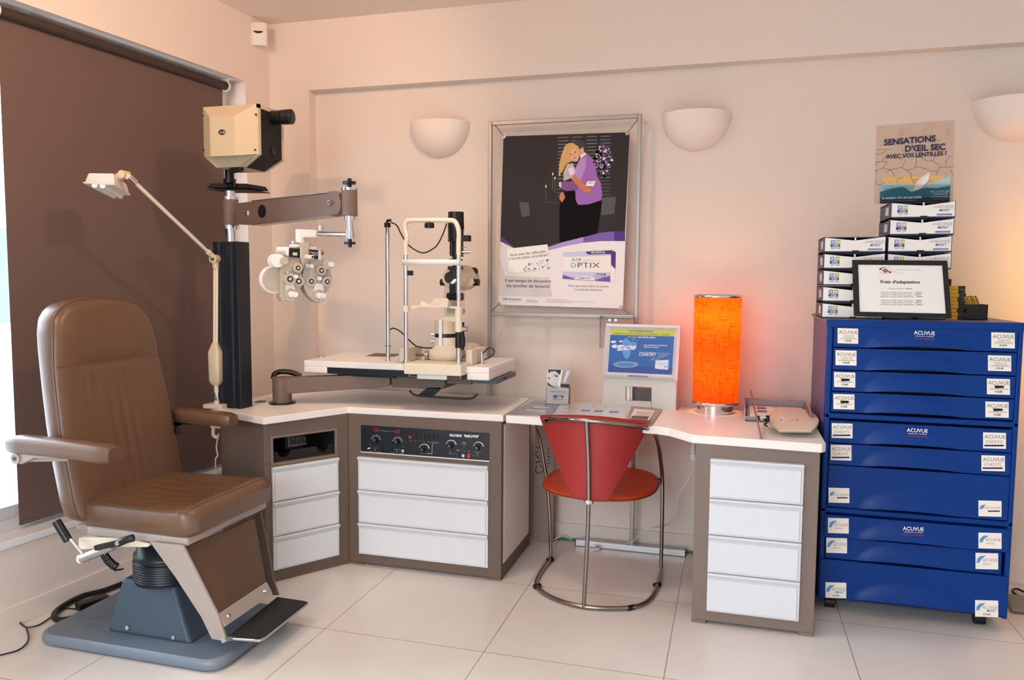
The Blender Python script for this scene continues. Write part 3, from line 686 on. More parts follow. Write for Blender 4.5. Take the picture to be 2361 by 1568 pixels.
# levers on the near side
yl = 2.345
b = MB().m('white_gloss').cyl(P(185, 1289, y=yl), P(189, 1288, y=yl), .018); b.m('alu').cyl(P(189, 1288, y=yl), P(262, 1259, y=yl), .0165); b.m('alu').tube([P(191, 1279, y=yl), P(162, 1243, y=yl)], .006, sub=1)
lv = b.build('tilt_lever', t); MB().m('black').cyl(P(157, 1246, y=yl), P(130, 1202, y=yl), .0165).build('grip', lv)
b = MB().m('black_blue').bar(P(222, 1263, y=yl-.015), P(272, 1252, y=yl-.015), .02, .02); b.m('black').tube([P(272, 1253, y=yl-.015), P(290, 1245, y=yl-.01), P(308, 1240, y=yl)], .014, sub=2)
b.m('chrome').cyl(P(270, 1253, y=yl-.03), P(270, 1253, y=yl), .008); b.build('release_handle', t)
b = MB().m('cream').prism([P(x, y, y=2.43) for x, y in ((181, 1241), (240, 1239), (300, 1243), (346, 1254), (340, 1262), (270, 1262), (180, 1268))], (0, .05, 0)); b.build('mechanism_cover', t, bevel=.003)
b = MB().m('brown_metal').bar((-2.50, YCH-.15, .30), (-2.46, YCH-.15, .48), .03, .02); b.bar((-2.50, YCH+.15, .34), (-2.46, YCH+.15, .48), .03, .02)
b.m('frame_grey').box(-2.53, -2.42, YCH-.22, YCH+.22, .418, .440); b.build('back_bracket', t, bevel=.002)
pts = []; p0, p1, p2 = P(238, 1272, y=2.50), P(248, 1298, y=2.47), P(270, 1308, y=2.46)
for i in range(120):
    k = i/119; c = lerp(lerp(p0, p1, k), lerp(p1, p2, k), k); a = k*2*math.pi*9; dd = (p2-p0).normalized(); e1 = V((dd.z, 0, -dd.x)); pts.append(c+e1*.014*math.cos(a)+YP*.014*math.sin(a))
MB().m('black').tube(pts+[P(284, 1312, y=2.5)], .0035, n=6, sub=1).build('coiled_cable', t)

# the seat group stands a little nearer and higher than first laid out: enlarge it evenly toward its true place
KCH = .957
def rescale(o, Mr):
    if o.name.split('.')[0] in ('base_plate', 'base_housing', 'bellows'): return
    Mi = Mr.inverted()
    for v in o.data.vertices: w = Mr@v.co; v.co = Mi@(CAM+(w-CAM)*KCH)
    for ch in o.children: rescale(ch, Mr)
for o in list(t.children): rescale(o, ROOTM[t.name])
# ================================================================= REFRACTION UNIT
def dep(p): return (p-CAM).dot(_f)
def R_(px, p): return px*dep(p)/FPX       # radius in metres of px pixels at point p
A, B, C = P(517, 936, z=ZT), P(556, 943.5, z=ZT), P(579, 938, z=ZT)
ua = (A-B); ub = (C-B); ua.z = ub.z = 0
w_ = max(.09, ub.length); ub = ub.normalized()*w_; ua = V((-ub.y, ub.x, 0)).normalized()*ua.length
if ua.dot(A-B) < 0: ua = -ua
cen = B+(ua+ub)/2; c0 = V((cen.x, cen.y, 0))
t = thing('instrument_column', 'tall black column with brown swing arm standing on the left end of the worktop', 'instrument stand', (c0.x, c0.y, ZT))
zt1 = 1.612; b = MB().m('black_blue'); prof = []
D_ = [B, B+ub, B+ub+ua, B+ua]; n1 = ua.normalized(); n2 = ub.normalized(); L_ = ua.length
poly = [B+n1*.004, B+n2*.004, B+ub-n2*.004, B+ub+n1*.004, B+ub+ua-n1*.004, B+ub+ua-n2*.004, B+ua+n2*.004, B+ua-n1*.004, B+ua*.78, B+ua*.75+n2*.006, B+ua*.55+n2*.006, B+ua*.52, B+ua*.30, B+ua*.27+n2*.006, B+ua*.18+n2*.006, B+ua*.15]
b.prism([xy(p, ZT) for p in poly], (0, 0, zt1-ZT)); b.build('column', t, bevel=.0025)
def vz(py, px=543): p = P(px, py, z=2); return P(px, py, pl=(V((c0.x, c0.y, 0)), V((-_f.x, -_f.y, 0)))).z
ax = lambda z: V((c0.x, c0.y, z)); rp = .026
b = MB().m('chrome').cyl(ax(zt1), ax(vz(520)), rp); b.cyl(ax(vz(458)), ax(vz(441)), rp); b.build('pole', t)
zb0, zb1 = vz(520), vz(461)
b = MB().m('arm_brown').cyl(ax(zb0), ax(zb1), .038); b.m('chrome').cyl(ax(zb0-.018), ax(zb0), .040); b.cyl(ax(zb1), ax(zb1+.014), .040); b.build('arm_collar', t)
e0 = P(806, 468, z=1.75); E0 = V((e0.x, e0.y, 0)); ad = (E0-c0).normalized(); an = V((ad.y, -ad.x, 0))
if an.dot(CAM-c0) < 0: an = -an
APL = (c0+an*.03, an); crop = (420, 200, .3571)
def cp2(x, y, pl=None): return P(crop[0]+x*crop[2], crop[1]+y*crop[2], pl=pl or APL)
b = MB().m('arm_brown').prism([cp2(x, y) for x, y in ((345, 752), (445, 742), (940, 688), (950, 830), (450, 888), (345, 888))], -an*.06)
b.prism([cp2(x, y) for x, y in ((940, 676), (985, 672), (1008, 690), (1024, 740), (1020, 790), (1005, 822), (948, 832))], -an*.062)
b.m('alu').prism([cp2(x, y) for x, y in ((445, 734), (948, 676), (948, 684), (445, 743))], -an*.06); b.prism([cp2(x, y) for x, y in ((448, 886), (950, 829), (950, 836), (448, 895))], -an*.06)
am = b.build('swing_arm', t, bevel=.003)
c = cp2(517, 805); MB().m('black').cyl(c, c+an*.003, R_(15, c), n=32).build('arm_disc', am)
c = cp2(420, 817); MB().m('chrome').cyl(c, c+an*.008, R_(8, c), R_(6, c)).build('bolt', am)
c = cp2(962, 748); b = MB().m('chrome').cyl(c, c+an*.014, R_(5.5, c)); b.m('black').cyl(c+an*.014, c+an*.015, R_(2.5, c)); b.build('bolt', am)
EP = (E0, V((-_f.x, -_f.y, 0)).normalized())
ez = lambda y: cp2(1082, y, EP).z
ex = lambda z: V((E0.x, E0.y, z)); rr = R_(18, e0)
b = MB().m('arm_brown').cyl(ex(ez(835)), ex(ez(670)), rr); b.m('chrome').cyl(ex(ez(670)), ex(ez(655)), rr*1.02)
b.build('end_hub', t, bevel=.001)
def knob(z0, z1, r, nm='clamp_knob'):
    b = MB().m('black'); R = [[ex(z)+V((math.cos(a), math.sin(a), 0))*r*(1+.1*math.cos(5*a)) for a in [2*math.pi*i/40 for i in range(40)]] for z in (z0, z1)]; b.loft(R); b.cyl(ex(min(z0, z1)-.012), ex(max(z0, z1)+.012), r*.35); b.build(nm, t, bevel=.002)
knob(ez(630), ez(612), R_(14.5, e0))
b = MB().m('chrome').cyl(ex(ez(862)), ex(ez(836)), R_(12.5, e0)); b.cyl(ex(ez(930)), ex(ez(862)), R_(7.5, e0)); b.cyl(ex(ez(980)), ex(ez(930)), R_(10, e0)); b.build('drop_rod', t)
knob(ez(1018), ez(1002), R_(12.5, e0))
# tray on top of the column
zt2 = vz(437)
q0, q1, q2 = P(475, 437, z=zt2), P(571, 438, z=zt2), P(623, 446, z=zt2); q3 = q0+q2-q1
b = MB().m('black_matte').prism([q0, q1, q2, q3], (0, 0, .004)); b.build('tray_plate', t, bevel=.001)
qq = [lerp((q0+q2)/2, p, .97) for p in (q0, q1, q2, q3)]; qt = [lerp((q0+q2)/2, p, .86) for p in (q0, q1, q2, q3)]
b = MB().m('black_matte').hexa([p+ZP*.010 for p in qq]+[p+ZP*.032 for p in qt]); b.build('tray_box', t, bevel=.003)
b = MB().m('black').cyl(ax(zt2+.03), ax(vz(388)), .022); b.cyl(ax(zt2+.03), ax(zt2+.05), .029); b.build('upper_pole', t)
b = MB().m('black').tube([P(530, 386, y=c0.y-.06), P(535, 400, y=c0.y-.05), P(539, 418, y=c0.y-.03), P(541, 430, y=c0.y-.03)], .0035); b.build('cable', t)
b = MB().m('black').tube([P(524, 486, y=c0.y-.02), P(517, 505, y=c0.y-.03), P(520, 530, y=c0.y-.03), P(526, 556, y=c0.y-.02)], .0045); b.build('cable', t)
# ---- chart projector
zc = lambda py, y: P(560, py, y=y).z
yA, yB, yF = c0.y-.10, c0.y+.11, c0.y-.17
xl, xr = P(469, 300, y=yA).x, P(596, 300, y=yA).x
zt_, zm, zb_ = P(530, 243, y=yA).z, P(530, 358, y=yA).z, P(530, 388, y=yA+.05).z
fl, fr_ = P(484, 300, y=yF).x, P(541, 300, y=yF).x; fz1, fz0 = P(510, 269, y=yF).z, P(510, 360, y=yF).z
t = thing('chart_projector', 'beige faceted chart projector with black lens barrel on top of the column', 'projector', (c0.x, c0.y, zb_))
b = MB().m('proj_beige')
b.box(xl, xr-.008, yA, yB, zm, zt_)
b.hexa([(fl, yF, fz0), (fr_, yF, fz0), (xr-.008, yA, zm), (xl, yA, zm), (fl, yF, fz1), (fr_, yF, fz1), (xr-.008, yA, zt_), (xl, yA, zt_)])
xb0, xb1 = P(505, 388, y=yA+.04).x, P(565, 388, y=yA+.04).x
b.hexa([(xb0, yA+.02, zb_), (xb1, yA+.02, zb_), (xb1, yB, zb_), (xb0, yB, zb_), (xl, yA, zm), (xr-.008, yA, zm), (xr-.008, yB, zm), (xl, yB, zm)])
b.build('housing', t, bevel=.0015)
b = MB().m('black_matte').box(xr-.008, xr+.001, yA+.022, yB-.022, zm, zt_-.02)
b.hexa([(xb1, yA+.042, zb_), (xb1+.008, yA+.042, zb_), (xb1+.008, yB-.022, zb_), (xb1, yB-.022, zb_), (xr-.010, yA+.022, zm), (xr-.001, yA+.022, zm), (xr-.001, yB-.022, zm), (xr-.01, yB-.022, zm)]); b.build('front_panel', t)
b = MB().m('proj_beige')
for ya, yb_ in ((yA, yA+.02), (yB-.02, yB)): b.box(xr-.01, xr, ya, yb_, zm, zt_); b.hexa([(xb1-.01, ya+(.02 if ya == yA else 0), zb_), (xb1+.01, ya+(.02 if ya == yA else 0), zb_), (xb1+.01, yb_+(.02 if ya == yA else 0), zb_), (xb1-.01, yb_+(.02 if ya == yA else 0), zb_), (xr-.02, ya, zm), (xr, ya, zm), (xr, yb_, zm), (xr-.02, yb_, zm)])
b.box(xr-.01, xr, yA, yB, zt_-.018, zt_); b.build('rim', t)
yl_ = (yA+yB)/2+.01; zl = P(640, 271, y=yl_).z; xe = P(672, 271, y=yl_).x
b = MB().m('black').cyl((xr, yl_, zl), (xe-.045, yl_, zl), .033, n=32); b.cyl((xe-.045, yl_, zl), (xe-.040, yl_, zl), .029); b.cyl((xe-.04, yl_, zl), (xe, yl_, zl), .035, n=32)
ln = b.build('lens_barrel', t, bevel=.002); b = MB().m('black_blue').lathe([(.026, .0), (.026, .0012), (.0, .0022)], (xe, yl_, zl), (1, 0, 0)); b.build('lens', ln)
b = MB().m('black').cyl((xr, (yA+yB)/2+.01, zm+.03), (xr+.006, (yA+yB)/2+.01, zm+.03), .02); b.build('socket', t)
b = MB(); F = Flat(b, (V((0, yF, 0)), -YP), (440, 220, .153)); F.ell('black', 470, 556, 54, 42, 1)
F.line('ink_white', [(452, 540), (440, 555), (452, 572)], 5, 2); F.line('ink_white', [(480, 536), (460, 580)], 5, 2); F.text('ink_white', '8', 488, 575, 510, 574, 36, 2)
b.build('badge', t)
for x, y, yy in ((972, 285, .04), (962, 818, .04), (192, 305, .05), (190, 825, .05)):
    p = P(440+x*.153, 220+y*.153, y=yA-.012); MB().m('black').cyl(p, p+V((0, .01, 0)), .0035, n=10).build('screw', t)
b = MB().m('black').bar((fl+.04, yA+.04, zb_-.012), (fl+.09, yA+.04, zb_-.004), .03, .025); b.build('plug', t, bevel=.003)
# ---- phoropter hanging from the arm
pc = V((P(690, 640, y=2.95).x, 2.95, 0)); pa_ = math.radians(52); pn = V((math.sin(pa_), -math.cos(pa_), 0)); PPL = (pc, pn); pu = V((pn.y, -pn.x, 0)); pu = V((math.cos(pa_), math.sin(pa_), 0))
cr6 = (600, 500, .13394)
def c6(x, y, d=0): return P(cr6[0]+x*cr6[2], cr6[1]+y*cr6[2], pl=PPL)+pn*d
top_ = c6(720, 290)
t = thing('phoropter', 'grey beige phoropter with two round lens banks hanging from the swing arm', 'phoropter', (pc.x, pc.y, c6(700, 1480).z))
hub = ex(ez(955)); el = c6(940, 290)
b = MB().m('chrome').cyl(hub+(el-hub).normalized()*.01, el, R_(6, e0)); b.build('support_rod', t)
b = MB().m('white_lam'); el2 = c6(690, 290); b.bar(el, el2, .034, .034); b.cyl(el2+ZP*.017, c6(700, 430, -.01), .0195); b.cyl(el, lerp(el, hub, .12), .017); b.build('elbow', t, bevel=.004)
kt = c6(1035, 190); b = MB().m('chrome').cyl(kt-ZP*.012, kt+ZP*.008, .013, n=16); b.cyl(kt-ZP*.02, kt, .006); b.build('thumb_screw', t)
b = MB().m('beige_inst').prism([c6(x, y, .01) for x, y in ((665, 440), (835, 445), (830, 760), (790, 900), (740, 905), (700, 800))], -pn*.04); b.build('bridge', t, bevel=.003)
for nm, out in (('left', ((350, 900), (385, 780), (470, 715), (690, 715), (700, 900), (735, 1080), (715, 1200), (660, 1320), (590, 1410), (480, 1462), (380, 1455), (350, 1380), (355, 1100))), ('right', ((740, 930), (800, 760), (1030, 745), (1160, 830), (1225, 960), (1240, 1080), (1200, 1220), (1115, 1330), (1110, 1440), (1030, 1480), (930, 1460), (830, 1360), (760, 1220), (728, 1060)))):
    b = MB().m('beige_inst').prism([c6(x, y, 0) for x, y in out], -pn*.055); bank = b.build('lens_bank', t, bevel=.004)
    d = 0 if nm == 'left' else 1
    def disc(x, y, r, d0, d1, m, name, r2=None, lab=None, par=None):
        c = c6(x, y, d0); k = R_(r*cr6[2], c)*1.08; b = MB().m(m).cyl(c, c+pn*(d1-d0), k, k*(r2 or 1), n=28); return b.build(name, par or bank, bevel=.0012)
    if nm == 'left':
        disc(300, 755, 108, -.045, .006, 'white_lam', 'sphere_dial'); disc(390, 760, 60, .006, .022, 'beige_inst', 'dial_knob')
        c = c6(285, 1080, -.05); k = R_(245*cr6[2], c); b = MB().m('white_lam').cyl(c, c+pn*.022, k*.98, n=40); b.m('beige_inst').cyl(c+pn*.022, c+pn*.026, k*.86, n=40); b.build('lens_wheel', bank, bevel=.002)
        spec = ((628, 880, 78, 'beige_inst'), (490, 1070, 100, 'beige_inst'), (655, 1108, 92, 'beige_inst'))
        kn = (560, 1335)
        b = MB().m('white_lam').prism([c6(x, y, .004) for x, y in ((440, 1150), (580, 1150), (600, 1290), (620, 1360), (560, 1430), (470, 1430), (430, 1350))], -pn*.004)
    else:
        disc(1160, 810, 95, -.01, .012, 'beige_inst', 'sphere_dial'); disc(1190, 820, 42, .012, .026, 'plastic_white', 'dial_knob')
        c = c6(1090, 1070, -.052); k = R_(235*cr6[2], c)*.62; b = MB().m('cream2').cyl(c, c+pn*.02, k, n=40); b.build('lens_wheel', bank, bevel=.002)
        spec = ((1030, 925, 80, 'beige_inst'), (872, 1110, 82, 'beige_inst'), (1130, 1115, 82, 'beige_inst'))
        kn = (1040, 1355)
        b = MB().m('plastic_white').prism([c6(x, y, .004) for x, y in ((935, 1140), (1085, 1160), (1085, 1280), (1100, 1370), (1050, 1450), (950, 1440), (915, 1350))], -pn*.004)
    b.build('face_plate', bank)
    for x, y, r, m in spec:
        dd = disc(x, y, r, 0, .016 if x not in (655, 872) else .006, m, 'aperture_ring'); h = .0165 if x not in (655, 872) else .0065
        c = c6(x, y, h); k = R_(r*.52*cr6[2], c); MB().m('black').cyl(c, c+pn*.001, k).build('aperture', bank); MB().m('chrome').cyl(c+pn*.001, c+pn*.002, k*.55).build('lens', bank)
    x, y = kn; disc(x-40, y, 50, .004, .02, 'white_lam', 'cylinder_knob'); disc(x, y, 42, .02, .034, 'plastic_white', 'cylinder_knob')
    disc(x-45, y-10, 88, 0, .005, 'beige_inst', 'cylinder_dial')
    if nm == 'left': disc(590, 1030, 32, 0, .02, 'white_lam', 'rotation_knob'); disc(440, 955, 22, 0, .02, 'chrome', 'rotation_knob')
    else: disc(1000, 1060, 32, 0, .02, 'white_lam', 'rotation_knob')
for pts, nm in ((((430, 515), (480, 520), (485, 535), (690, 545), (690, 720), (480, 690), (430, 640)), 'left'), (((835, 555), (1005, 570), (1030, 590), (1030, 720), (1000, 735), (835, 720)), 'right')):
    b = MB().m('plastic_white').prism([c6(x, y, .012) for x, y in pts], -pn*.05); bx = b.build('scale_housing', t, bevel=.002)
    b = MB(); F = Flat(b, (pc+pn*.012, pn), cr6)
    if nm == 'left': F.poly('black', [(495, 535), (685, 545), (688, 712), (490, 688)]); F.poly('cream2', [(560, 612), (638, 615), (636, 668), (558, 662)], 2); c = c6(375, 565, -.005)
    else: F.poly('black', [(838, 560), (1000, 575), (998, 730), (838, 718)]); F.text('ink_white', 'TAKAGI', 840, 622, 990, 637, 26, 2); F.text('ink_white', 'VT-5', 902, 665, 985, 675, 26, 2); c = c6(1035, 610, -.02)
    b.build('scale_plate', bx)
    q = pu*(.02 if nm == 'right' else -.02); MB().m('chrome_dark' if nm == 'right' else 'plastic_white').cyl(c-q, c+q, .0115).build('side_knob', bx, bevel=.001)
b = MB().m('plastic_white').prism([c6(x, y, .03) for x, y in ((745, 650), (880, 660), (880, 725), (745, 715))], -pn*.02); b.m('black').prism([c6(x, y, .031) for x, y in ((840, 672), (872, 674), (872, 712), (840, 710))], -pn*.002); b.build('level_bracket', t)
for x, y, r in ((770, 845, 36), (830, 850, 30)): c = c6(x, y, .01); MB().m('chrome' if x == 770 else 'plastic_white').cyl(c, c+pn*(.02 if x == 770 else .03), R_(r*cr6[2], c)).build('center_knob', t)
for x, y in ((578, 440), (850, 470)): c = c6(x, y, -.01); b = MB().m('chrome').cyl(c-ZP*.005, c+ZP*.006, .008); b.cyl(c-ZP*.014, c, .004); b.build('thumb_screw', t)
for x0, x1, y in ((540, 680, 495), (840, 970, 535)): b = MB().m('plastic_white').bar(c6(x0, y, -.015), c6(x1, y, -.015), .03, .010); b.build('slide_rail', t)

# ================================================================= READING LAMP
lx = P(499, 940, z=ZT); t = thing('reading_lamp', 'cream jointed examination lamp clamped to the left end of the worktop', 'lamp', (lx.x, 3.215, ZT))
ly = 3.235; g = lambda x, y: P(x, y, y=ly)
LX = g(499, 900).x
b = MB().m('cream').prism([V((LX-.05, ly-.04, ZT)), V((LX+.055, ly-.035, ZT)), V((LX+.05, ly+.03, ZT)), V((LX-.05, ly+.03, ZT))], (0, 0, .02)); b.cyl((LX, ly, ZT+.02), (LX, ly, g(499, 905).z), .0125); b.m('chrome').cyl((LX, ly, g(499, 922).z), (LX, ly, g(499, 905).z), .0155, .014); b.m('cream').cyl((LX, ly, g(499, 905).z), (LX, ly, g(499, 885).z), .011)
b.build('clamp', t, bevel=.002)
b = MB().m('cream2'); z0, z1, z2, z3 = g(500, 888).z, g(500, 878).z, g(500, 812).z, g(500, 790).z
b.loft([[V((LX+x*s, ly+y*s*.8, z)) for x, y in rrect(.062, .06, .012)] for z, s in ((z0, .55), (z1, .95), (z2, 1), (z3, .42))]); b.build('handle', t)
EL = P(497, 597, y=ly)
b = MB().m('cream'); b.tube([V((LX-.005, ly, z3)), V((EL.x-.005, ly, EL.z-.02))], .007, sub=1); b.tube([V((LX+.008, ly, z3)), V((EL.x+.008, ly, EL.z-.02))], .007, sub=1); b.build('lower_rod', t)
b = MB().m('cream2').cyl(EL+V((0, -.022, 0)), EL+V((0, .018, 0)), .021); b.cyl(EL-ZP*.045, EL, .015); el_ = b.build('elbow_joint', t); MB().m('chrome_dark').cyl(EL+V((0, -.026, 0)), EL+V((0, -.022, 0)), .010).build('screw', el_)
H0 = P(304, 414, y=2.76); dd = (H0-EL).normalized()
b = MB().m('cream').cyl(EL+dd*.015, EL+dd*.06, .013); b.cyl(EL+dd*.05, H0, .0085); b.build('upper_rod', t)
J = P(287, 403, y=2.74); b = MB().m('chrome').cyl(H0-dd*.02, H0+dd*.02, .014); b.m('cream2').cyl(J+V((0, -.02, 0)), J+V((0, .02, 0)), .017); b.bar(J, H0+dd*.01, .024, .024); b.bar(P(272, 409, y=2.74), J, .026, .028, (0, 0, 1)); b.build('head_joint', t, bevel=.002)
yn, yf = 2.68, 2.84
TL, TR, BR, BL = P(203, 398, y=yn), P(262, 399, y=yn), P(263.5, 427, y=yn), P(193, 423, y=yn)
fBL, fBR, fTR = P(242, 449, y=yf), P(300, 451, y=yf), P(299, 432, y=yf)
fTR = P(293, 424, y=yf-.03); fTL = fTR+(TL-TR)
mat('lamp_enamel', (232, 220, 206), .45)
b = MB().m('lamp_enamel').hexa([lerp(BL, TL, .1), lerp(BR, TR, .1), lerp(fBR, fTR, .1), lerp(fBL, fTL, .1), TL, TR, fTR, fTL]); hd = b.build('lamp_head', t, bevel=.007, seg=3)
cc = (BL+BR+fBL+fBR)/4; b = MB().m('lamp_enamel').hexa([lerp(cc, p, 1.03) for p in (BL, BR, fBR, fBL)]+[lerp(cc, p, 1.03)+ZP*.007 for p in (BL, BR, fBR, fBL)]); b.build('rim', hd, bevel=.002)
b = MB().m('white_gloss')
for k in (.36, .62): b.cyl(lerp(BL, BR, k)-ZP*.004, lerp(fBL, fBR, k)-ZP*.004, .012)
b.build('tube_bulb', hd)
b = MB().m('cream').tube([P(493, 982, y=ly), P(492, 1003, y=ly), P(503, 1010, y=ly)], .009); b.m('cream').bar(P(488, 983, y=ly), P(510, 984, y=ly), .02, .012); b.build('clamp_jaw', t)
b = MB().m('plastic_white').tube([P(504, 1000, y=ly), P(499, 1030, y=ly), P(502, 1050, y=ly), P(497, 1060, y=ly), P(498, 1095, y=ly)], .0035); b.build('power_cord', t)
# ================================================================= SLIT LAMP TABLE
ZS2 = 1.02
ab = V((-2.203, 3.452, ZT))
t = thing('slit_lamp_table', 'white instrument table on a brown swivel arm above the corner worktop', 'instrument table', ab)
b = MB().m('black').cyl(ab, ab+ZP*.008, .066, n=32); b.m('arm_brown').cyl(ab+ZP*.006, ab+ZP*.135, .0475, n=32); b.build('arm_post', t, bevel=.001)
p0, p1 = P(640, 868, y=3.45), P(905, 861, y=3.60); q0, q1 = P(655, 908, y=3.45), P(905, 889.5, y=3.60)
b = MB().m('arm_brown').prism([V((ab.x+.01, 3.42, ab.z+.133)), V((ab.x+.01, 3.42, q0.z)), V((q1.x, 3.57, q1.z)), V((q1.x, 3.57, p1.z))], (-.02, .07, 0)); b.build('arm', t, bevel=.004)
MB().m('black').tube([P(630, 872, y=3.47), P(634, 862, y=3.49), P(648, 857, y=3.51), P(672, 859, y=3.53), P(694, 868, y=3.55)], .014).build('flexible_conduit', t)
x0, x1 = P(903, 880, y=3.55).x, P(1021, 880, y=3.55).x; zb, zt_ = P(903, 893, y=3.55).z, .962
b = MB().m('brown_metal').prism([V((x0, 3.55, zb)), V((x0, 3.55, zt_)), V((x1+.01, 3.55, zt_)), V((x1+.01, 3.55, zb+.018)), V((x1-.005, 3.55, zb))], (0, .20, 0)); b.build('lift_box', t, bevel=.003)
YT0, YT1 = 3.50, 3.975
X0, Xs, Xe, X1 = -2.106, P(753, 830, y=YT0).x, P(1076, 850, y=YT0).x, -1.111
b = MB().m('white_lam').box(X0, X1, YT0, YT1, ZS2-.032, ZS2); b.box(X0, Xs, YT0, YT1, ZS2-.062, ZS2-.03); b.box(Xe, X1, YT0, YT1, ZS2-.064, ZS2-.03); b.build('tabletop', t, bevel=.006, seg=3)
b = MB().m('black_blue').box(Xs, Xe, YT0+.006, YT1-.02, ZS2-.064, ZS2-.032); b.m('black').box(Xs+.05, P(905, 870, y=YT0).x, YT0+.02, YT1-.05, ZS2-.074, ZS2-.063); b.build('drawer_tray', t)
for x in (788, 832, 872): c = P(x, 854, y=YT0+.015); MB().m('chrome').cyl(c, c+V((0, -.006, 0)), .005).build('screw', t)
ra, rb = P(942, 866, y=YT0-.01), P(1064, 866, y=YT0-.01)
zr0, zr1 = P(1000, 872, y=YT0-.02).z, P(1000, 853, y=YT0-.02).z
b = MB().m('taupe_metal').box(ra.x, rb.x, YT0-.012, YT0+.05, zr0, ZS2-.045); b.m('black').box(ra.x+.012, rb.x-.012, YT0-.013, YT0-.011, (zr0+ZS2-.045)/2-.003, (zr0+ZS2-.045)/2+.003); b.build('mount_rail', t, bevel=.001)
pa, pb = P(962, 868, y=YT0-.02), P(1030, 870, y=YT0-.02)
b = MB().m('alu_white').box(pa.x, pb.x, YT0-.022, YT0-.012, zr0-.006, zr1+.002); mp = b.build('mount_plate', t, bevel=.001)
for x in (983, 1009): c = P(x, 862, y=YT0-.022); MB().m('chrome').cyl(c, c+V((0, -.010, 0)), .006).build('bolt', mp)
b = MB().m('brown_metal').box(P(1030, 870, y=3.56).x, P(1086, 870, y=3.56).x, 3.56, 3.80, .925, .958); b.build('under_bracket', t, bevel=.002)
cx0, cx1 = P(1087, 870, y=3.56).x, P(1146, 870, y=3.56).x; zz0, zz1 = P(1120, 885, y=3.56).z, ZS2-.064
b = MB().m('dark_base').box(cx0, cx1, 3.56, 3.90, zz0, zz1); cb = b.build('switch_box', t, bevel=.002); MB().m('black').box(cx1, cx1+.006, 3.68, 3.74, zz0+.02, zz1-.012).build('rocker_switch', cb)
# black handle bar
yh = 3.50
b = MB().m('black_blue').prism([P(x, y, y=yh+.05) for x, y in ((985, 894), (1018, 894), (1000, 912), (962, 912))], (0, .02, -.0)); b.tube([P(x, y, y=yh) for x, y in ((944, 900), (950, 907), (962, 912), (1000, 915), (1060, 919), (1085, 919), (1094, 915), (1101, 909))], .0055, sub=4)
b.build('pull_handle', t)
for px_, py_ in ((741, 823), (1111, 838)):
    c = P(px_, py_, z=ZS2); b = MB().m('alu').cyl(c, c+ZP*.003, .020); b.m('chrome').cyl(c+ZP*.003, c+ZP*.012, .008)
    if px_ > 1000: b.cyl(c+ZP*.01, c+ZP*.055, .006)
    b.build('socket', t)
c = P(1111, 823, y=P(1111, 838, z=ZS2).y)
MB().m('black').tube([c, c+V((.008, 0, .02)), c+V((.035, .0, .045)), c+V((.06, 0, .04)), c+V((.062, 0, .02)), c+V((.04, 0, -.002)), c+V((.012, 0, -.012))], .0035).build('cable', t)
F_ = [P(x, y, z=ZS2+.0006) for x, y in ((842, 821), (865, 814), (920, 816), (918, 820), (905, 823))]; MB().m('leather_dark').face(F_[::-1]).build('brown_patch', t)  # flat brown patch laid on the tabletop
# cable post
po = P(895, 832, z=ZS2); b = MB().m('chrome').cyl(po, V((po.x, po.y, P(893, 522, y=po.y).z)), .0105); b.cyl(po, po+ZP*.006, .016); zt0 = P(893, 522, y=po.y).z
b.m('black').cyl((po.x, po.y, zt0-.005), (po.x, po.y, P(893, 514, y=po.y).z), .0165); b.tube([V((po.x, po.y, zt0+.01)), V((po.x, po.y, zt0+.028)), V((po.x+.02, po.y, zt0+.03))], .007, sub=2); b.cyl(V((po.x, po.y, P(893, 798, y=po.y).z)), V((po.x, po.y, P(893, 797, y=po.y).z)), .016); b.build('cable_post', t)
# ---- slit lamp
YI = 3.70; pl_, pr_ = V((-1.534, 3.49, 1.03)), V((-1.262, 3.49, 1.03))
t = thing('slit_lamp', 'cream and black slit lamp microscope with chrome chin rest on the white table', 'slit lamp', (-1.4, 3.65, ZS2))
YP0 = 3.425
b = MB().m('cream').prism([P(x, y, z=ZS2+.012) for x, y in ((932, 848), (1063, 856), (1068, 845), (942, 836))], (0, 0, .0))
b = MB().m('cream').box(P(931, 850, y=YP0).x, P(1063, 855, y=YP0).x, YP0, 3.60, P(1000, 869, y=YP0).z+.008, ZS2+.014); b.build('frame_base', t, bevel=.004)
b = MB().m('chrome')
zj = P(940, 585, y=3.49).z
for p in (pl_, pr_): b.cyl(V((p.x, p.y, ZS2+.01)), V((p.x, p.y, zj)), .0105, n=20); b.cyl(V((p.x, p.y, ZS2+.013)), V((p.x, p.y, ZS2+.02)), .018)
b.build('posts', t)
ho = [(941, 588), (941, 565), (938, 548), (934, 530), (934, 518), (939, 510), (950, 508), (975, 508), (1030, 508), (1045, 509), (1053, 517), (1058, 535), (1059, 560), (1058, 588)]
pts = [P(x, y, y=3.49) for x, y in ho]; pts[0].x = pts[1].x = pl_.x; pts[-1].x = pts[-2].x = pr_.x
MB().m('cream').tube(pts, .0115, n=14, sub=5).build('head_hoop', t)
zb0, zb1 = P(942, 612, y=3.49).z, P(942, 599, y=3.49).z
R = []
for i in range(21):
    k = i/20; x = lerp(pl_.x-.014, pr_.x+.008, k); y = 3.475-.05*math.sin(math.pi*k)**.6; R.append([V((x, y, zb0)), V((x, y, zb1)), V((x, y+.003, zb1)), V((x, y+.003, zb0))])
MB().m('white_lam').loft(R).build('forehead_band', t)
c = P(990, 520, y=3.49); b = MB().m('black').cyl(c-ZP*.012, c+ZP*.008, .019, .021); b.cyl(c-XP*.02, c+XP*.02, .013); fx_ = b.build('fixation_lamp', t, bevel=.002)
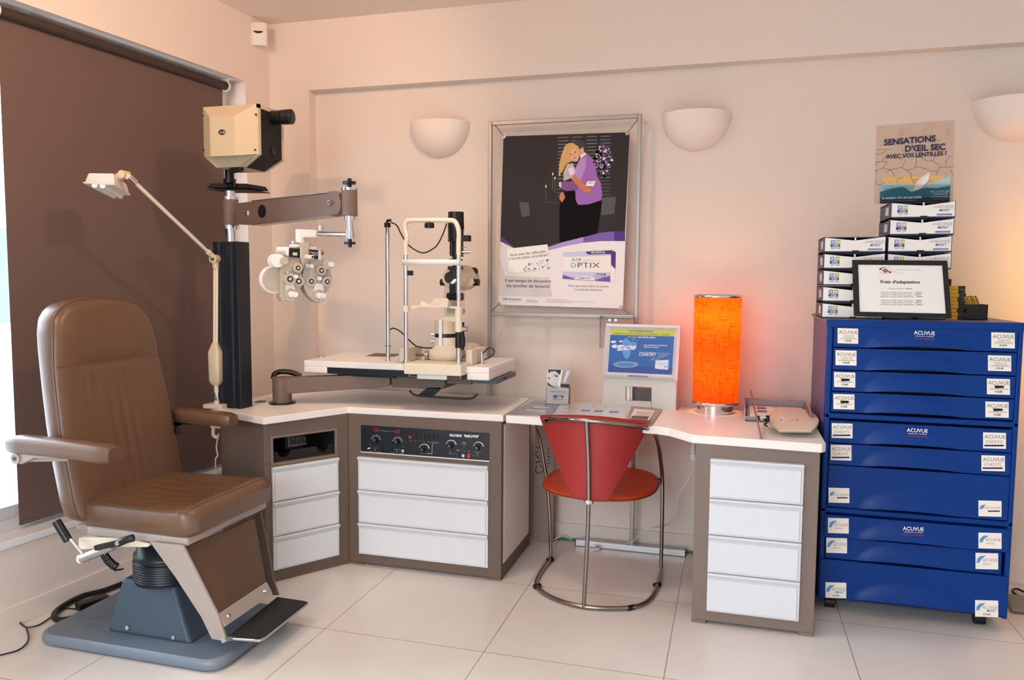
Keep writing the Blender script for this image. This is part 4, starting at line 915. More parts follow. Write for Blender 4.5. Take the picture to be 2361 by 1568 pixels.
MB().m('cream').tube([c+XP*-.02, P(965, 522, y=3.49), P(955, 527, y=3.49), P(950, 545, y=3.49), P(946, 565, y=3.49)], .0022).build('wire', fx_)
# chin rest
b = MB().m('cream'); za, zc_ = P(975, 708, y=3.47).z, P(975, 697, y=3.47).z; xa, xb = P(971, 700, y=3.45).x, P(1034, 700, y=3.45).x
prof = []; n = 16
for i in range(n+1): k = i/n; prof.append((lerp(xa, xb, k), zc_+.006-.022*math.sin(math.pi*k)**1.5))
b.prism([V((x, 3.44, z)) for x, z in prof]+[V((xb, 3.44, za)), V((xa, 3.44, za))], (0, .05, 0))
b.prism([V((lerp(xa, xb, .3+.6*i/10), 3.49, zc_+.008+.012*(1 if 0 < i < 10 else 0))) for i in range(11)]+[V((xb-.01, 3.49, za)), V((xa+.01, 3.49, za))], (0, .012, 0))
for p, s in ((pl_, 1), (pr_, -1)): b.cyl(V((p.x, p.y, P(940, 719, y=3.49).z)), V((p.x, p.y, P(940, 705, y=3.49).z)), .018)
b.prism([P(x, y, y=3.47) for x, y in ((946, 706), (972, 703), (972, 709), (948, 714))], (0, .02, 0)); b.prism([P(x, y, y=3.47) for x, y in ((1034, 706), (1052, 707), (1052, 712), (1034, 711))], (0, .02, 0))
b.build('chin_rest', t, bevel=.002)
b = MB().m('cream').cyl(V((pr_.x, pr_.y, P(1057, 765, y=3.49).z)), V((pr_.x, pr_.y, P(1057, 708, y=3.49).z)), .0175); b.m('black').cyl(V((pr_.x, pr_.y, P(1057, 802, y=3.49).z)), V((pr_.x, pr_.y, P(1057, 766, y=3.49).z)), .0165, .0150, n=12); b.build('height_sleeve', t, bevel=.001)
b = MB().m('black').box(P(933, 630, y=3.5).x, P(937, 630, y=3.5).x, 3.49, 3.51, P(933, 637, y=3.5).z, P(933, 620, y=3.5).z); b.box(P(940, 630, y=3.5).x, P(951, 630, y=3.5).x, 3.49, 3.51, P(933, 635, y=3.5).z, P(933, 624, y=3.5).z); b.build('canthus_marker', t)
# side rails
for xa_, xb_, y0_, y1_ in ((924, 938, 810, 848), (1076, 1100, 812, 844)):
    a_, c_ = P(xa_, y1_, y=3.58).x, P(xb_, y1_, y=3.58).x; b = MB().m('cream').box(a_, a_+.034, 3.56, 3.78, ZS2+.001, ZS2+.075); b.build('rail_block', t, bevel=.006, seg=3)
p, q = P(950, 818, y=YI), P(1080, 822, y=YI); zax = p.z
b = MB().m('chrome_dark').cyl(V((p.x-.04, YI, zax)), V((q.x+.03, YI, zax)), .007); b.m('alu').cyl(V((P(982, 818, y=YI).x, YI, zax)), V((P(990, 818, y=YI).x, YI, zax)), .026); b.cyl(V((P(1060, 818, y=YI).x, YI, zax)), V((P(1070, 818, y=YI).x, YI, zax)), .030); b.build('axle', t, bevel=.001)
# cross-slide body
xa, xb = P(987, 820, y=3.63).x, P(1058, 820, y=3.63).x; z0, z1 = ZS2+.012, P(1000, 806, y=3.63).z
def rr3(xa, xb, ya, yb, z, r): return [V((x, y, z)) for x, y in rrect(xb-xa, yb-ya, r, 6, (xa+xb)/2, (ya+yb)/2)]
b = MB().m('cream').loft([rr3(xa+.01, xb-.01, 3.60, 3.84, z0, .06), rr3(xa, xb, 3.59, 3.85, z0+.008, .06), rr3(xa, xb, 3.59, 3.85, z1-.008, .06), rr3(xa+.01, xb-.01, 3.60, 3.84, z1, .06), rr3(xa+.03, xb-.02, 3.63, 3.80, z1+.022, .05)])
xe_ = P(1096, 810, y=3.80).x; b.loft([rr3(xb-.08, xe_, 3.72, 3.88, z0+.02, .02), rr3(xb-.08, xe_, 3.72, 3.88, z1+.012, .02), rr3(xb-.07, xe_-.01, 3.73, 3.87, z1+.018, .02)])
b.build('cross_slide', t)
xc_ = (P(1003, 780, y=YI).x+P(1055, 780, y=YI).x)/2; rc = (P(1055, 780, y=YI).x-P(1003, 780, y=YI).x)/2
zq = lambda py: P(1020, py, y=YI-rc).z
b = MB().m('black').cyl((xc_, YI, zq(803)), (xc_, YI, zq(800)), rc*1.01, n=40); b.m('cream').cyl((xc_, YI, zq(800)), (xc_, YI, zq(779)), rc, n=40); b.m('black').cyl((xc_, YI, zq(779)), (xc_, YI, zq(770)), rc*.98, n=40); b.m('cream2').cyl((xc_, YI, zq(770)), (xc_, YI, zq(740)), rc, n=40)
tw = b.build('turret', t, bevel=.001)
b = MB().m('alu_white').box(P(1012, 770, y=YI-rc-.01).x, P(1019, 770, y=YI-rc-.01).x, YI-rc-.012, YI-rc-.008, zq(799), zq(737)); b.build('index_strip', tw)
for y in (773, 790): c = V((xc_-rc, YI, zq(y))); MB().m('chrome').cyl(c-XP*.018, c, .010, .006).build('lock_knob', tw)
b = MB().m('cream').loft([[V((x, y, z)) for x, y in rrect(w, d, .008, 3, cx, YI)] for z, w, d, cx in ((zq(742), .11, .09, xc_+.015), (zq(735), .09, .07, xc_+.02), (zq(725), .05, .05, xc_+.034), (P(1050, 692, y=YI).z, .045, .045, xc_+.034))]); b.build('microscope_arm', t)
# illumination column
xi = P(1051, 600, y=YI).x; zi = lambda y: P(1051, y, y=YI).z
b = MB().m('black').cyl((xi, YI, zi(528)), (xi, YI, zi(489)), R_(19, V((xi, YI, 1.5))), R_(18, V((xi, YI, 1.5))), n=36); prof = []
for i in range(6): z = zi(556-i*5); prof += [(.041, z), (.041, z+.006), (.037, z+.007), (.037, z+.010)]
b.lathe([(0, zi(558)), (.036, zi(558))]+prof+[(.041, zi(528))], (xi, YI, 0), n=36); b.box(xi, xi+.075, YI-.02, YI+.02, zi(557), zi(543)); b.build('lamp_housing', t, bevel=.001)
b = MB().m('black').cyl((xi-.014, YI-.02, zi(590)), (xi-.014, YI-.02, zi(556)), .011); b.box(xi-.018, xi+.030, YI-.02, YI+.03, zi(592), zi(556)); b.cyl((xi-.008, YI, zi(720)), (xi-.008, YI, zi(590)), .010); b.box(xi-.03, xi+.03, YI-.02, YI+.02, zi(601), zi(597)); b.box(xi-.033, xi+.033, YI-.03, YI+.02, zi(622), zi(614)); b.box(xi-.022, xi+.0, YI-.035, YI, zi(680), zi(622)); b.cyl((xi-.04, YI-.01, zi(684)), (xi+.04, YI-.01, zi(684)), .020); b.box(xi-.022, xi+.004, YI-.03, YI+.01, zi(672), zi(640)); b.build('slit_column', t, bevel=.001)
b = MB().m('alu_white').prism([P(x, y, y=YI-.045) for x, y in ((1037, 654), (1046, 654), (1054, 644), (1047, 643))], (0, .01, 0)); b.build('mirror', t)
for x, y in ((1072, 570), (1080, 581)): c = P(x, y, y=YI); MB().m('chrome').cyl(c-XP*.045, c+XP*.01, .003 if x == 1072 else .008).build('slit_knob', t)
# microscope body
ym = 3.80; c = P(1050, 640, y=ym); xm0 = P(1028, 640, y=ym).x; zc = c.z
b = MB().m('cream2'); b.loft([[V((x+.0, y_, zc+z_)) for x, z_ in [(xm0+w*(.5+.5*math.cos(a)), h*math.sin(a)) for a in [2*math.pi*i/28 for i in range(28)]]] for y_, w, h in ((3.745, .10, .052), (3.76, .115, .06), (3.82, .14, .068), (3.90, .15, .066), (3.93, .13, .055))]); b.build('microscope_body', t)
c = P(1039, 640, y=3.745); b = MB().m('black').cyl(c, c+V((0, -.012, 0)), .030, n=28); b.m('black_blue').cyl(c+V((0, -.012, 0)), c+V((0, -.013, 0)), .022); b.build('objective', t)
for xx, yy in ((1023, 651), (1098, 651)): c = P(xx, yy, y=3.82); MB().m('black').cyl(c-XP*.016, c+XP*.016, .018, n=16).build('magnification_knob', t, bevel=.001)
c = P(1093, 626, y=3.88); MB().m('black').sphere(c, .022).build('eyepiece', t)
b = MB().m('cream2').prism([P(x, y, y=3.80) for x, y in ((1066, 655), (1088, 640), (1094, 652), (1086, 660), (1068, 663), (1066, 670), (1060, 670))], (0, .06, 0)); b.build('prism_housing', t, bevel=.003)
b = MB().m('acrylic').box(P(1024, 700, y=3.66).x, P(1072, 700, y=3.66).x, 3.66, 3.663, P(1040, 722, y=3.66).z, P(1040, 660, y=3.66).z); b.build('breath_shield', t)
b = MB().m('black').cyl(P(1066, 800, y=3.72), P(1066, 743, y=3.72), .010); b.tube([P(1066, 765, y=3.68), P(1069, 790, y=3.68), P(1065, 806, y=3.68)], .009); b.m('alu').cyl(P(1066, 759, y=3.66), P(1077, 758, y=3.66), .013); b.cyl(P(1062, 718, y=3.66), P(1070, 718, y=3.66), .012); b.build('height_knob', t)
MB().m('black').tube([P(902, 513, y=po.y), P(915, 520, y=3.6), P(925, 540, y=3.62), P(940, 563, y=3.66), P(960, 578, y=3.68), P(978, 583, y=3.68), P(998, 574, y=3.68), P(1010, 562, y=3.69), P(1022, 538, y=3.7), P(1030, 515, y=3.7)], .0035).build('lamp_cable', t)
MB().m('black').tube([P(900, 760, y=po.y), P(908, 757, y=po.y), P(925, 766, y=3.62), P(945, 786, y=3.66), P(965, 800, y=3.68), P(1000, 803, y=3.68)], .0035).build('base_cable', t)
# ================================================================= RED CHAIR
t = thing('dining_chair', 'chrome tube chair with V-shaped red leather back and orange-red seat at the desk', 'chair', (-.59, 3.5, 0))
zr = .012
fl = [V((-.865, 3.789, zr)), V((-.869, 3.60, zr)), V((-.858, 3.45, zr)), V((-.80, 3.355, zr)), V((-.70, 3.285, zr)), V((-.594, 3.258, zr)), V((-.48, 3.272, zr)), V((-.38, 3.32, zr)), V((-.325, 3.42, zr)), V((-.308, 3.60, zr)), V((-.309, 3.803, zr))]
rd = .0095
b = MB().m('chrome_dark').tube(fl, rd, sub=5); b.build('base_hoop', t)
lt = [V((-.865, 3.789, .02)), P(1268, 1200, y=3.787), P(1262, 1120, y=3.784), P(1250, 1040, y=3.77), P(1241, 1000, y=3.75), P(1237, 985, y=3.72), P(1240, 975, y=3.66), P(1248, 969, y=3.55), P(1258, 966, y=3.45), P(1272, 965, y=3.37), P(1310, 967, y=3.285), P(1352, 970, y=3.257), P(1410, 975, y=3.27), P(1455, 981, y=3.32), P(1484, 986, y=3.38), P(1500, 993, y=3.46), P(1512, 1005, y=3.56), P(1519, 1030, y=3.68), P(1523, 1060, y=3.75), P(1527, 1100, y=3.8), P(1527, 1180, y=3.802), V((-.309, 3.803, .02))]
b = MB().m('chrome_dark').tube(lt, rd, sub=4, n=12); b.build('frame_hoop', t)
b = MB().m('chrome_dark').tube([V((-.594, 3.256, .012)), P(1354, 1250, y=3.256), P(1357, 1155, y=3.257), P(1356, 1060, y=3.257), P(1352, 972, y=3.257)], rd*.95, sub=4); b.build('back_rod', t)
c = P(1357, 1158, y=3.262); MB().m('chrome').sphere(c, .019, sc=(1.15, 1, .8)).build('rod_collar', t)
for x, y, z in ((-.865, 3.77, 0), (-.845, 3.42, 0), (-.395, 3.31, 0), (-.309, 3.60, 0)): MB().m('black').cyl((x-.012, y-.012, .011), (x+.012, y+.012, .011), .0115).build('floor_glide', t)
for sx, px0, px1, py in ((1, 1508, 1524, 1103), (-1, 1240, 1262, 1095)):
    p = P(px0 if sx > 0 else 1266, py, y=3.72); q = P(px1 if sx > 0 else 1262, py+(2 if sx > 0 else 0), y=3.80); MB().m('chrome_dark').cyl(p, q, .006).build('seat_bracket', t)
# seat
sl, sr, sn, sf = P(1253, 1105, z=.452), P(1512, 1100, z=.452), P(1385, 1147, z=.452), P(1440, 1078, z=.452)
scx, scy = (sl.x+sr.x)/2+.015, (sn.y+sf.y)/2; sa, sb = (sr.x-sl.x)/2+.012, (sf.y-sn.y)/2+.015
rg = lambda s, z, e=2.6: [V((scx+sa*s*math.copysign(abs(math.cos(a))**(2/e), math.cos(a)), scy+sb*s*math.copysign(abs(math.sin(a))**(2/e), math.sin(a)), z)) for a in [2*math.pi*i/48 for i in range(48)]]
b = MB().m('orange_leather').loft([rg(.2, .452), rg(.6, .451), rg(.88, .452), rg(.97, .455), rg(1, .452), rg(1, .440), rg(.96, .434), rg(.4, .434)]); s_ = b.build('seat', t)
MB().m('leather_seam').tube([p for p in rg(.999, .446)], .004, closed=True, sub=1, n=6).build('seat_edge', s_)
# back
rows = []; NR, NC = 20, 24
TLp, TRp, BLp, BRp = (1245, 964), (1497, 982), (1316, 1148), (1403, 1157)
for j in range(NR+1):
    v = j/NR; R = []
    for i in range(NC+1):
        u = i/NC; s = u*2-1; x = lerp(lerp(TLp[0], TRp[0], u), lerp(BLp[0], BRp[0], u), v); y = lerp(lerp(TLp[1], TRp[1], u)-7*(1-s*s), lerp(BLp[1], BRp[1], u)+3*(1-s*s), v)
        dy = 3.272+.16*abs(s)**2.2*(1-v)**1.2+.02*s*s+.0*v; R.append(P(x, y, y=dy))
    rows.append(R)
off = lambda p, d: p+V((0, d, 0))
top = [off(p, .006)+V((0, .004, .012)) for p in rows[0]]
b = MB().m('red_leather').loft([[off(p, .0) for p in r] for r in rows], False, caps=False); b.loft([[off(p, .011) for p in r][::-1] for r in rows], False, caps=False)
b.loft([rows[0][::-1], top[::-1], [off(p, .011) for p in rows[0]][::-1]], False, caps=False)
b.loft([[r[0], off(r[0], .011)] for r in rows], False, caps=False, smooth=False); b.loft([[off(r[-1], .011), r[-1]] for r in rows], False, caps=False, smooth=False); b.loft([rows[-1], [off(p, .011) for p in rows[-1]]], False, caps=False, smooth=False)
bk = b.build('backrest', t)
b = MB().m('leather_seam'); e = lambda p, k: off(lerp(p, rows[NR//2][NC//2], k), -.0012)
for cidx in (0, -1): b.tube([e(r[cidx], .03) for r in rows], .0012, n=5, sub=1)
b.tube([e(p, .03) for p in rows[-1]], .0012, n=5, sub=1); b.build('stitching', bk)
for x, y, d in ((1254, 973, 3.40), (1474, 987, 3.37)): c = P(x, y, y=d-.02); MB().m('black').cyl(c, c+V((0, .03, 0)), .008).build('rivet', bk)
# ================================================================= THINGS ON THE RIGHT DESK
# orange lamp
lc = P(1650, 950, z=ZT); lc = V((-.073, 3.88, ZT))
t = thing('table_lamp', 'lit orange fabric cylinder lamp with chrome rings standing on the desk', 'lamp', lc)
m = mat('orange_shade', (255, 96, 10), .8); nt = m.node_tree; pb = nt.nodes['Principled BSDF']
tc = nt.nodes.new('ShaderNodeTexCoord')
def streak(sc):
    mp = nt.nodes.new('ShaderNodeMapping'); mp.inputs['Scale'].default_value = sc; nt.links.new(tc.outputs['Object'], mp.inputs[0])
    n = nt.nodes.new('ShaderNodeTexNoise'); n.inputs['Scale'].default_value = 1; n.inputs['Detail'].default_value = 4; nt.links.new(mp.outputs[0], n.inputs['Vector']); return n
n1, n2 = streak((18, 18, 260)), streak((260, 260, 16))
mn = nt.nodes.new('ShaderNodeMath'); mn.operation = 'MINIMUM'; nt.links.new(n1.outputs['Fac'], mn.inputs[0]); nt.links.new(n2.outputs['Fac'], mn.inputs[1])
cr = nt.nodes.new('ShaderNodeValToRGB'); cr.color_ramp.elements[0].position = .28; cr.color_ramp.elements[0].color = rgb((190, 28, 3)); cr.color_ramp.elements[1].position = .47; cr.color_ramp.elements[1].color = rgb((255, 104, 12))
nt.links.new(mn.outputs[0], cr.inputs[0]); nt.links.new(cr.outputs[0], pb.inputs['Base Color'])
trl = nt.nodes.new('ShaderNodeBsdfTranslucent'); nt.links.new(cr.outputs[0], trl.inputs[0]); em = nt.nodes.new('ShaderNodeEmission'); nt.links.new(cr.outputs[0], em.inputs[0]); em.inputs[1].default_value = .28
mx = nt.nodes.new('ShaderNodeMixShader'); mx.inputs[0].default_value = .8; ad = nt.nodes.new('ShaderNodeAddShader'); nt.links.new(pb.outputs[0], mx.inputs[1]); nt.links.new(trl.outputs[0], mx.inputs[2]); nt.links.new(mx.outputs[0], ad.inputs[0]); nt.links.new(em.outputs[0], ad.inputs[1]); nt.links.new(ad.outputs[0], nt.nodes['Material Output'].inputs[0])
r0, r1 = .108, .112; zb, zt_ = .842, 1.372
b = MB().m('orange_shade').lathe([(r0, zb+.012), (r1, zt_-.012)], (lc.x, lc.y, 0), n=48); b.build('lamp_shade', t)
ringp = lambda r, z, h: [(r-.002, z), (r+.003, z), (r+.003, z+h), (r-.002, z+h), (r-.002, z)]
MB().m('chrome').lathe(ringp(r1, zt_-.014, .014), (lc.x, lc.y, 0), n=48).build('top_ring', t); MB().m('chrome').lathe(ringp(r0, zb, .015), (lc.x, lc.y, 0), n=48).build('bottom_ring', t)
b = MB().m('chrome').cyl((lc.x, lc.y, ZT), (lc.x, lc.y, zb-.004), .086, n=40); b.cyl((lc.x, lc.y, zb-.004), (lc.x, lc.y, .95), .012); b.build('base', t, bevel=.002)
b = MB().m('white_gloss').sphere((lc.x, lc.y, 1.05), .028); b.build('bulb', t)
light('table_lamp_bulb', 'POINT', (lc.x, lc.y, 1.27), 1.9, (1, .55, .25), shadow_soft_size=.035); light('table_lamp_bulb_low', 'POINT', (lc.x, lc.y, 1.0), .9, (1, .55, .25), shadow_soft_size=.035)
# display light box
t = thing('display_stand', 'silver display stand with blue lens advert in a white snap frame on the desk', 'display', (-.45, 3.9, ZT))
A, B = P(1389, 930, z=ZT), P(1560, 947, z=ZT); A = V((-.627, 3.915, ZT)); A = P(1388.5, 934, z=ZT); ud = (B-A); ud.z = 0; ud.normalize(); nd = V((ud.y, -ud.x, 0)); nd = nd if nd.dot(CAM-A) > 0 else -nd
DP = (A, (nd+ZP*.10).normalized()); C4 = (1360, 720, .16582)
def d4(x, y, pl=None): return P(C4[0]+x*C4[2], C4[1]+y*C4[2], pl=pl or DP)
b = MB().m('silver_card'); dn = DP[1]
hx0, hx1, hy0, hy1 = 495, 858, 1028, 1240
for poly in (((163, 1300), (205, 900), (495, 900), (495, 1327)), ((858, 1357), (858, 900), (1212, 900), (1195, 1372)), ((495, 1028), (495, 900), (858, 900), (858, 1046)), ((490, 1327), (495, 1225), (850, 1242), (850, 1357))): b.prism([d4(*p) for p in poly], -dn*.003)
b.prism([d4(1200, 930), d4(1195, 1372), d4(1195, 1372)-nd*.10, d4(1200, 930)-nd*.05], -ud*.002)
b.build('stand_panel', t)
b = MB().m('paper').prism([d4(x, y)-dn*.01 for x, y in ((505, 1220), (505, 1030), (548, 1030), (545, 1222))], -dn*.02); b.m('chrome').prism([d4(x, y)-dn*.012 for x, y in ((550, 1222), (552, 1034), (580, 1034), (580, 1224))], -dn*.02); b.m('acrylic').prism([d4(x, y)-dn*.02 for x, y in ((640, 1230), (640, 1040), (860, 1050), (860, 1240))], -dn*.003); b.m('ink_grey').prism([d4(x, y)-dn*.05 for x, y in ((585, 1226), (585, 1070), (865, 1080), (860, 1240))], -dn*.003); b.build('leaflet_pocket', t)
FP = (DP[0]+dn*.022, dn)
b = MB().m('alu_white'); o = [d4(x, y, FP) for x, y in ((165, 895), (220, 155), (1262, 185), (1215, 955))]; cc = sum(o, V())/4
i_ = [d4(x, y, FP) for x, y in ((243, 830), (285, 232), (1180, 255), (1140, 870))]
for k in range(4):
    a0, a1, b0, b1 = o[k], o[(k+1) % 4], i_[k], i_[(k+1) % 4]; m0, m1 = lerp(a0, b0, .5)+dn*.006, lerp(a1, b1, .5)+dn*.006
    b.loft([[a0-dn*.02, a0-dn*.004, m0, b0-dn*.008], [a1-dn*.02, a1-dn*.004, m1, b1-dn*.008]], False, caps=False, smooth=False)
b.prism([p-dn*.010 for p in o], -dn*.010); fr = b.build('snap_frame', t)
mat('ad_blue', (32, 92, 168), .4); mat('ad_lime', (196, 200, 40), .4); mat('cloud', (214, 222, 240), .6); mat('ad_light', (92, 150, 214), .5); mat('ad_deep', (36, 70, 150), .4)
b = MB(); F = Flat(b, (FP[0]-dn*.0095, dn), C4)
F.poly('ad_blue', [(243, 830), (285, 232), (1180, 255), (1140, 870)]); F.poly('ad_lime', [(278, 312), (285, 232), (1180, 255), (1175, 336)], 2); F.poly('ad_deep', [(243, 830), (250, 730), (1150, 770), (1140, 870)], 2)
F.text('ad_deep', 'ESSAYEZ MAINTENANT', 548, 275, 888, 280, 26, 3); F.text('ad_deep', "lentilles de contact hautement perméables à l'oxygène", 328, 302, 1118, 322, 24, 3, .005)
F.text('ad_lime', 'NOUVEAU', 518, 352, 658, 357, 22, 3, .01, .3); F.text('ink_white', 'AIR OPTIX AQUA', 666, 357, 915, 363, 22, 3, .02)
for x, y, rx, ry in ((330, 412, 40, 18), (432, 405, 28, 12), (350, 475, 45, 26), (430, 485, 60, 34), (500, 500, 70, 28), (560, 490, 60, 26), (415, 525, 40, 12)): F.ell('cloud', x, y, rx, ry, 4)
F.ell('ad_light', 510, 505, 62, 145, 3, rot=.05); F.ell('cloud', 600, 470, 45, 55, 3); F.ell('ad_light', 600, 440, 50, 30, 4)
for i in range(16): a = i*.7; F.ell('cloud', 610+60*math.cos(a)*(.6+.4*(i % 3)/2), 440+70*math.sin(a), 7, 6, 5, 8)
F.text('ink_white', 'Une combinaison sophistiquée', 752, 462, 1080, 470, 18, 3); F.text('ink_white', "d'éléments naturels", 750, 488, 960, 494, 18, 3); F.text('ink_white', 'Une nouvelle référence de', 692, 560, 930, 568, 12, 3); F.text('ink_white', 'CONFORT', 682, 606, 918, 612, 42, 3, .005)
for k, s in enumerate(('dès le premier contact', 'toute la journée', 'tous les jours')): F.rect('ink_teal', 938, 562+k*24, 950, 576+k*24, 3); F.text('ink_white', s, 958, 576+k*23, 1125-k*45, 580+k*23, 10, 3)
F.ell('ad_lime', 503, 727, 173, 43, 3, 32); F.ell('ad_light', 503, 727, 165, 37, 4, 32)
for k in range(3): F.line('ad_deep', [(400+k*10, 712+k*14), (610-k*10, 716+k*14)], 5, 5)
F.ell('ad_lime', 912, 652, 56, 20, 3); F.ell('ad_deep', 912, 652, 50, 16, 4); F.text('ad_lime', 'NOUVEAU', 872, 658, 952, 656, 12, 5)
F.poly('cloud', [(903, 780), (915, 672), (1092, 662), (1102, 740), (1085, 800), (960, 790)], 4); F.poly('ad_light', [(1085, 760), (1092, 662), (1106, 660), (1106, 780)], 5); F.text('ad_light', 'OPTIX', 935, 722, 1045, 726, 18, 6); F.text('ad_deep', 'Aqua', 1030, 762, 1095, 766, 22, 6)
F.text('ink_navy', 'CIBA VISION', 537, 893, 815, 907, 24, 34, .015); F.ell('ink_teal', 655, 887, 20, 18, 36); F.ell('ink_white', 655, 887, 8, 8, 37)
b.build('advert_print', fr)
# leaflet holder
t = thing('leaflet_holder', 'clear acrylic leaflet holder with a black and white eye leaflet on the desk', 'leaflet holder', P(1288, 931, z=ZT))
A, B = P(1259, 931.5, z=ZT), P(1311, 932.5, z=ZT); LPn = V((0, -1, .12)).normalized(); C3 = (1200, 820, .1084); LPL = (A, LPn)
def l3(x, y, d=0): return P(C3[0]+x*C3[2], C3[1]+y*C3[2], pl=LPL)+LPn*d
b = MB().m('acrylic').prism([l3(x, y, .014) for x, y in ((545, 1022), (570, 640), (1045, 650), (1030, 1035))], -LPn*.002); b.prism([l3(x, y, -.014) for x, y in ((560, 1020), (648, 130), (1102, 150), (1060, 1025))], -LPn*.002)
b.prism([l3(545, 1022, .014), l3(570, 640, .014), l3(570, 640, -.014), l3(560, 1022, -.014)], XP*.0015); b.prism([l3(1030, 1035, .014), l3(1045, 650, .014), l3(1060, 650, -.014), l3(1050, 1030, -.014)], XP*.0015); b.build('acrylic_holder', t)
b = MB().m('paper').prism([l3(x, y, .011) for x, y in ((555, 1015), (592, 295), (1062, 315), (1030, 1028))], -LPn*.010); lf = b.build('leaflets', t)
mat('ph_mid', (150, 148, 152), .5); mat('ph_light', (208, 206, 210), .5)
b = MB(); F = Flat(b, (A+LPn*.0115, LPn), C3)
F.poly('ph_light', [(575, 640), (592, 295), (870, 305), (800, 720), (700, 690)]); F.poly('ink_dark', [(592, 295), (900, 305), (840, 410), (740, 330), (640, 340), (600, 380)], 2); F.poly('ink_dark', [(575, 560), (640, 620), (740, 690), (700, 680), (575, 625)], 2)
F.line('ink_dark', [(700, 435), (740, 410), (800, 415)], 12, 2); F.ell('ink_dark', 770, 440, 28, 14, 3); F.ell('ink_dark', 612, 480, 22, 14, 3); F.line('ph_mid', [(690, 610), (740, 605), (770, 590)], 8, 3); F.line('ph_mid', [(720, 500), (725, 570)], 6, 3)
F.poly('ph_mid', [(855, 590), (900, 310), (1062, 315), (1045, 680), (850, 650)]); F.poly('ph_light', [(900, 590), (975, 320), (1060, 320), (960, 560)], 2); F.poly('ink_dark', [(850, 670), (855, 600), (1045, 610), (1040, 690)], 2); F.poly('paper', [(780, 720), (868, 305), (905, 305), (830, 700)], 3)
F.text('ink_dark', 'DEMANDEZ VOTRE ESSAI', 645, 772, 960, 780, 18, 2); F.line('ink_grey', [(605, 790), (1000, 805)], 4, 2); F.text('ink_blue', 'ACUVUE', 690, 870, 925, 878, 42, 2); F.ell('ink_blue', 745, 875, 42, 28, 3); F.ell('ink_red', 890, 875, 24, 24, 3); F.text('ink_red', 'Johnson & Johnson', 690, 932, 925, 938, 22, 2, .02, .3); F.text('ink_grey', 'Sur vos yeux, toute la vie', 652, 968, 930, 976, 12, 2)
b.build('leaflet_print', lf)
# laminated information sheets
mat('sheet_blue', (124, 132, 156), .25, coat=.5); mat('sheet_pale', (206, 208, 214), .25, coat=.5); mat('sheet_brown', (120, 84, 78), .3, coat=.5)
def sheet(label, m, pts, dz, deco):
    t = thing('info_sheet', label, 'printed sheet', P(*pts[0], z=ZT), group=None)
    b = MB().m(m).prism([P(x, y, z=ZT)+ZP*dz for x, y in pts], (0, 0, .0012)); sh_ = b.build('sheet', t)
    b = MB(); F = Flat(b, (V((0, 0, ZT+dz+.0013)), ZP), (1200, 820, .1084), .0003); deco(F); b.build('print', sh_)
sheet('blue-grey laminated sheet at the left edge of the desktop beside the worktop seam', 'sheet_blue', ((1168, 957), (1228, 923), (1300, 925), (1272, 960)), .0005, lambda F: (F.poly('sheet_brown', [(250, 1020), (290, 995), (550, 1020), (540, 1030)]), F.poly('ad_light', [(200, 1110), (240, 1085), (700, 1110), (680, 1130), (300, 1120)]), F.poly('paper', [(250, 1105), (300, 1092), (640, 1112), (600, 1122)], 2), F.poly('paper', [(105, 1170), (140, 1152), (550, 1185), (520, 1200)]), F.text('ink_grey', 'la vision', 190, 1175, 430, 1190, 14, 2)))
sheet('pale laminated sheet with small blue boxes on the desktop behind the red chair', 'sheet_pale', ((1272, 962), (1298, 926), (1395, 932), (1462, 937), (1448, 975)), .0025, lambda F: (F.poly('ad_light', [(1280, 1190), (1310, 1145), (1500, 1155), (1480, 1195)]), F.poly('ad_light', [(1550, 1200), (1590, 1155), (1770, 1165), (1740, 1205)]), F.poly('ad_light', [(1870, 1215), (1910, 1175), (2090, 1185), (2070, 1225)]), [F.line('ink_grey', [(930+60*(k % 2), 1060+k*35), (1150+40*(k % 3), 1068+k*35)], 5) for k in range(5)], F.line('ad_blue', [(1530, 1110), (1600, 1065)], 8), F.line('ad_blue', [(1780, 1120), (1840, 1075)], 8)))
sheet('brown-edged white form lying on the desktop beneath the front of the display stand', 'sheet_brown', ((1440, 976), (1457, 937), (1527, 946), (1500, 985)), .0045, lambda F: (F.poly('paper', [(2330, 1330), (2420, 1130), (2860, 1165), (2740, 1370)]), [F.line('ink_dark', [(2480-k*14, 1190+k*26), (2800-k*14, 1212+k*26)], 6, 2) for k in range(5)], F.poly('sheet_brown', [(2340, 1330), (2380, 1280), (2740, 1300), (2700, 1360)], 2)))
# wire letter tray with papers
tr = [P(1723, 971, z=ZT), P(1862, 978, z=ZT), P(1886, 962, z=ZT)]
t = thing('letter_tray', 'silver mesh letter tray with printed papers at the right end of the desk', 'letter tray', (.21, 3.82, ZT))
tx0, tx1, ty0, ty1 = .064, .345, 3.665, 3.955; hz = .062
mm = bpy.data.materials.new('mesh_metal'); MATS['mesh_metal'] = mm; mm.use_nodes = True; nt = mm.node_tree; pbn = nt.nodes['Principled BSDF']; pbn.inputs['Metallic'].default_value = .9; pbn.inputs['Base Color'].default_value = rgb((150, 140, 150)); pbn.inputs['Roughness'].default_value = .4; pbn.inputs['Alpha'].default_value = .72
b = MB().m('mesh_metal'); b.box(tx0, tx1, ty1-.003, ty1, ZT+.006, ZT+hz); b.box(tx0, tx0+.003, ty0, ty1, ZT+.006, ZT+hz); b.box(tx1-.003, tx1, ty0, ty1, ZT+.006, ZT+hz); b.box(tx0, tx1, ty0, ty1, ZT+.004, ZT+.007); b.box(tx0, tx1, ty0, ty0+.003, ZT+.006, ZT+.02)
ty_ = b.build('tray', t)
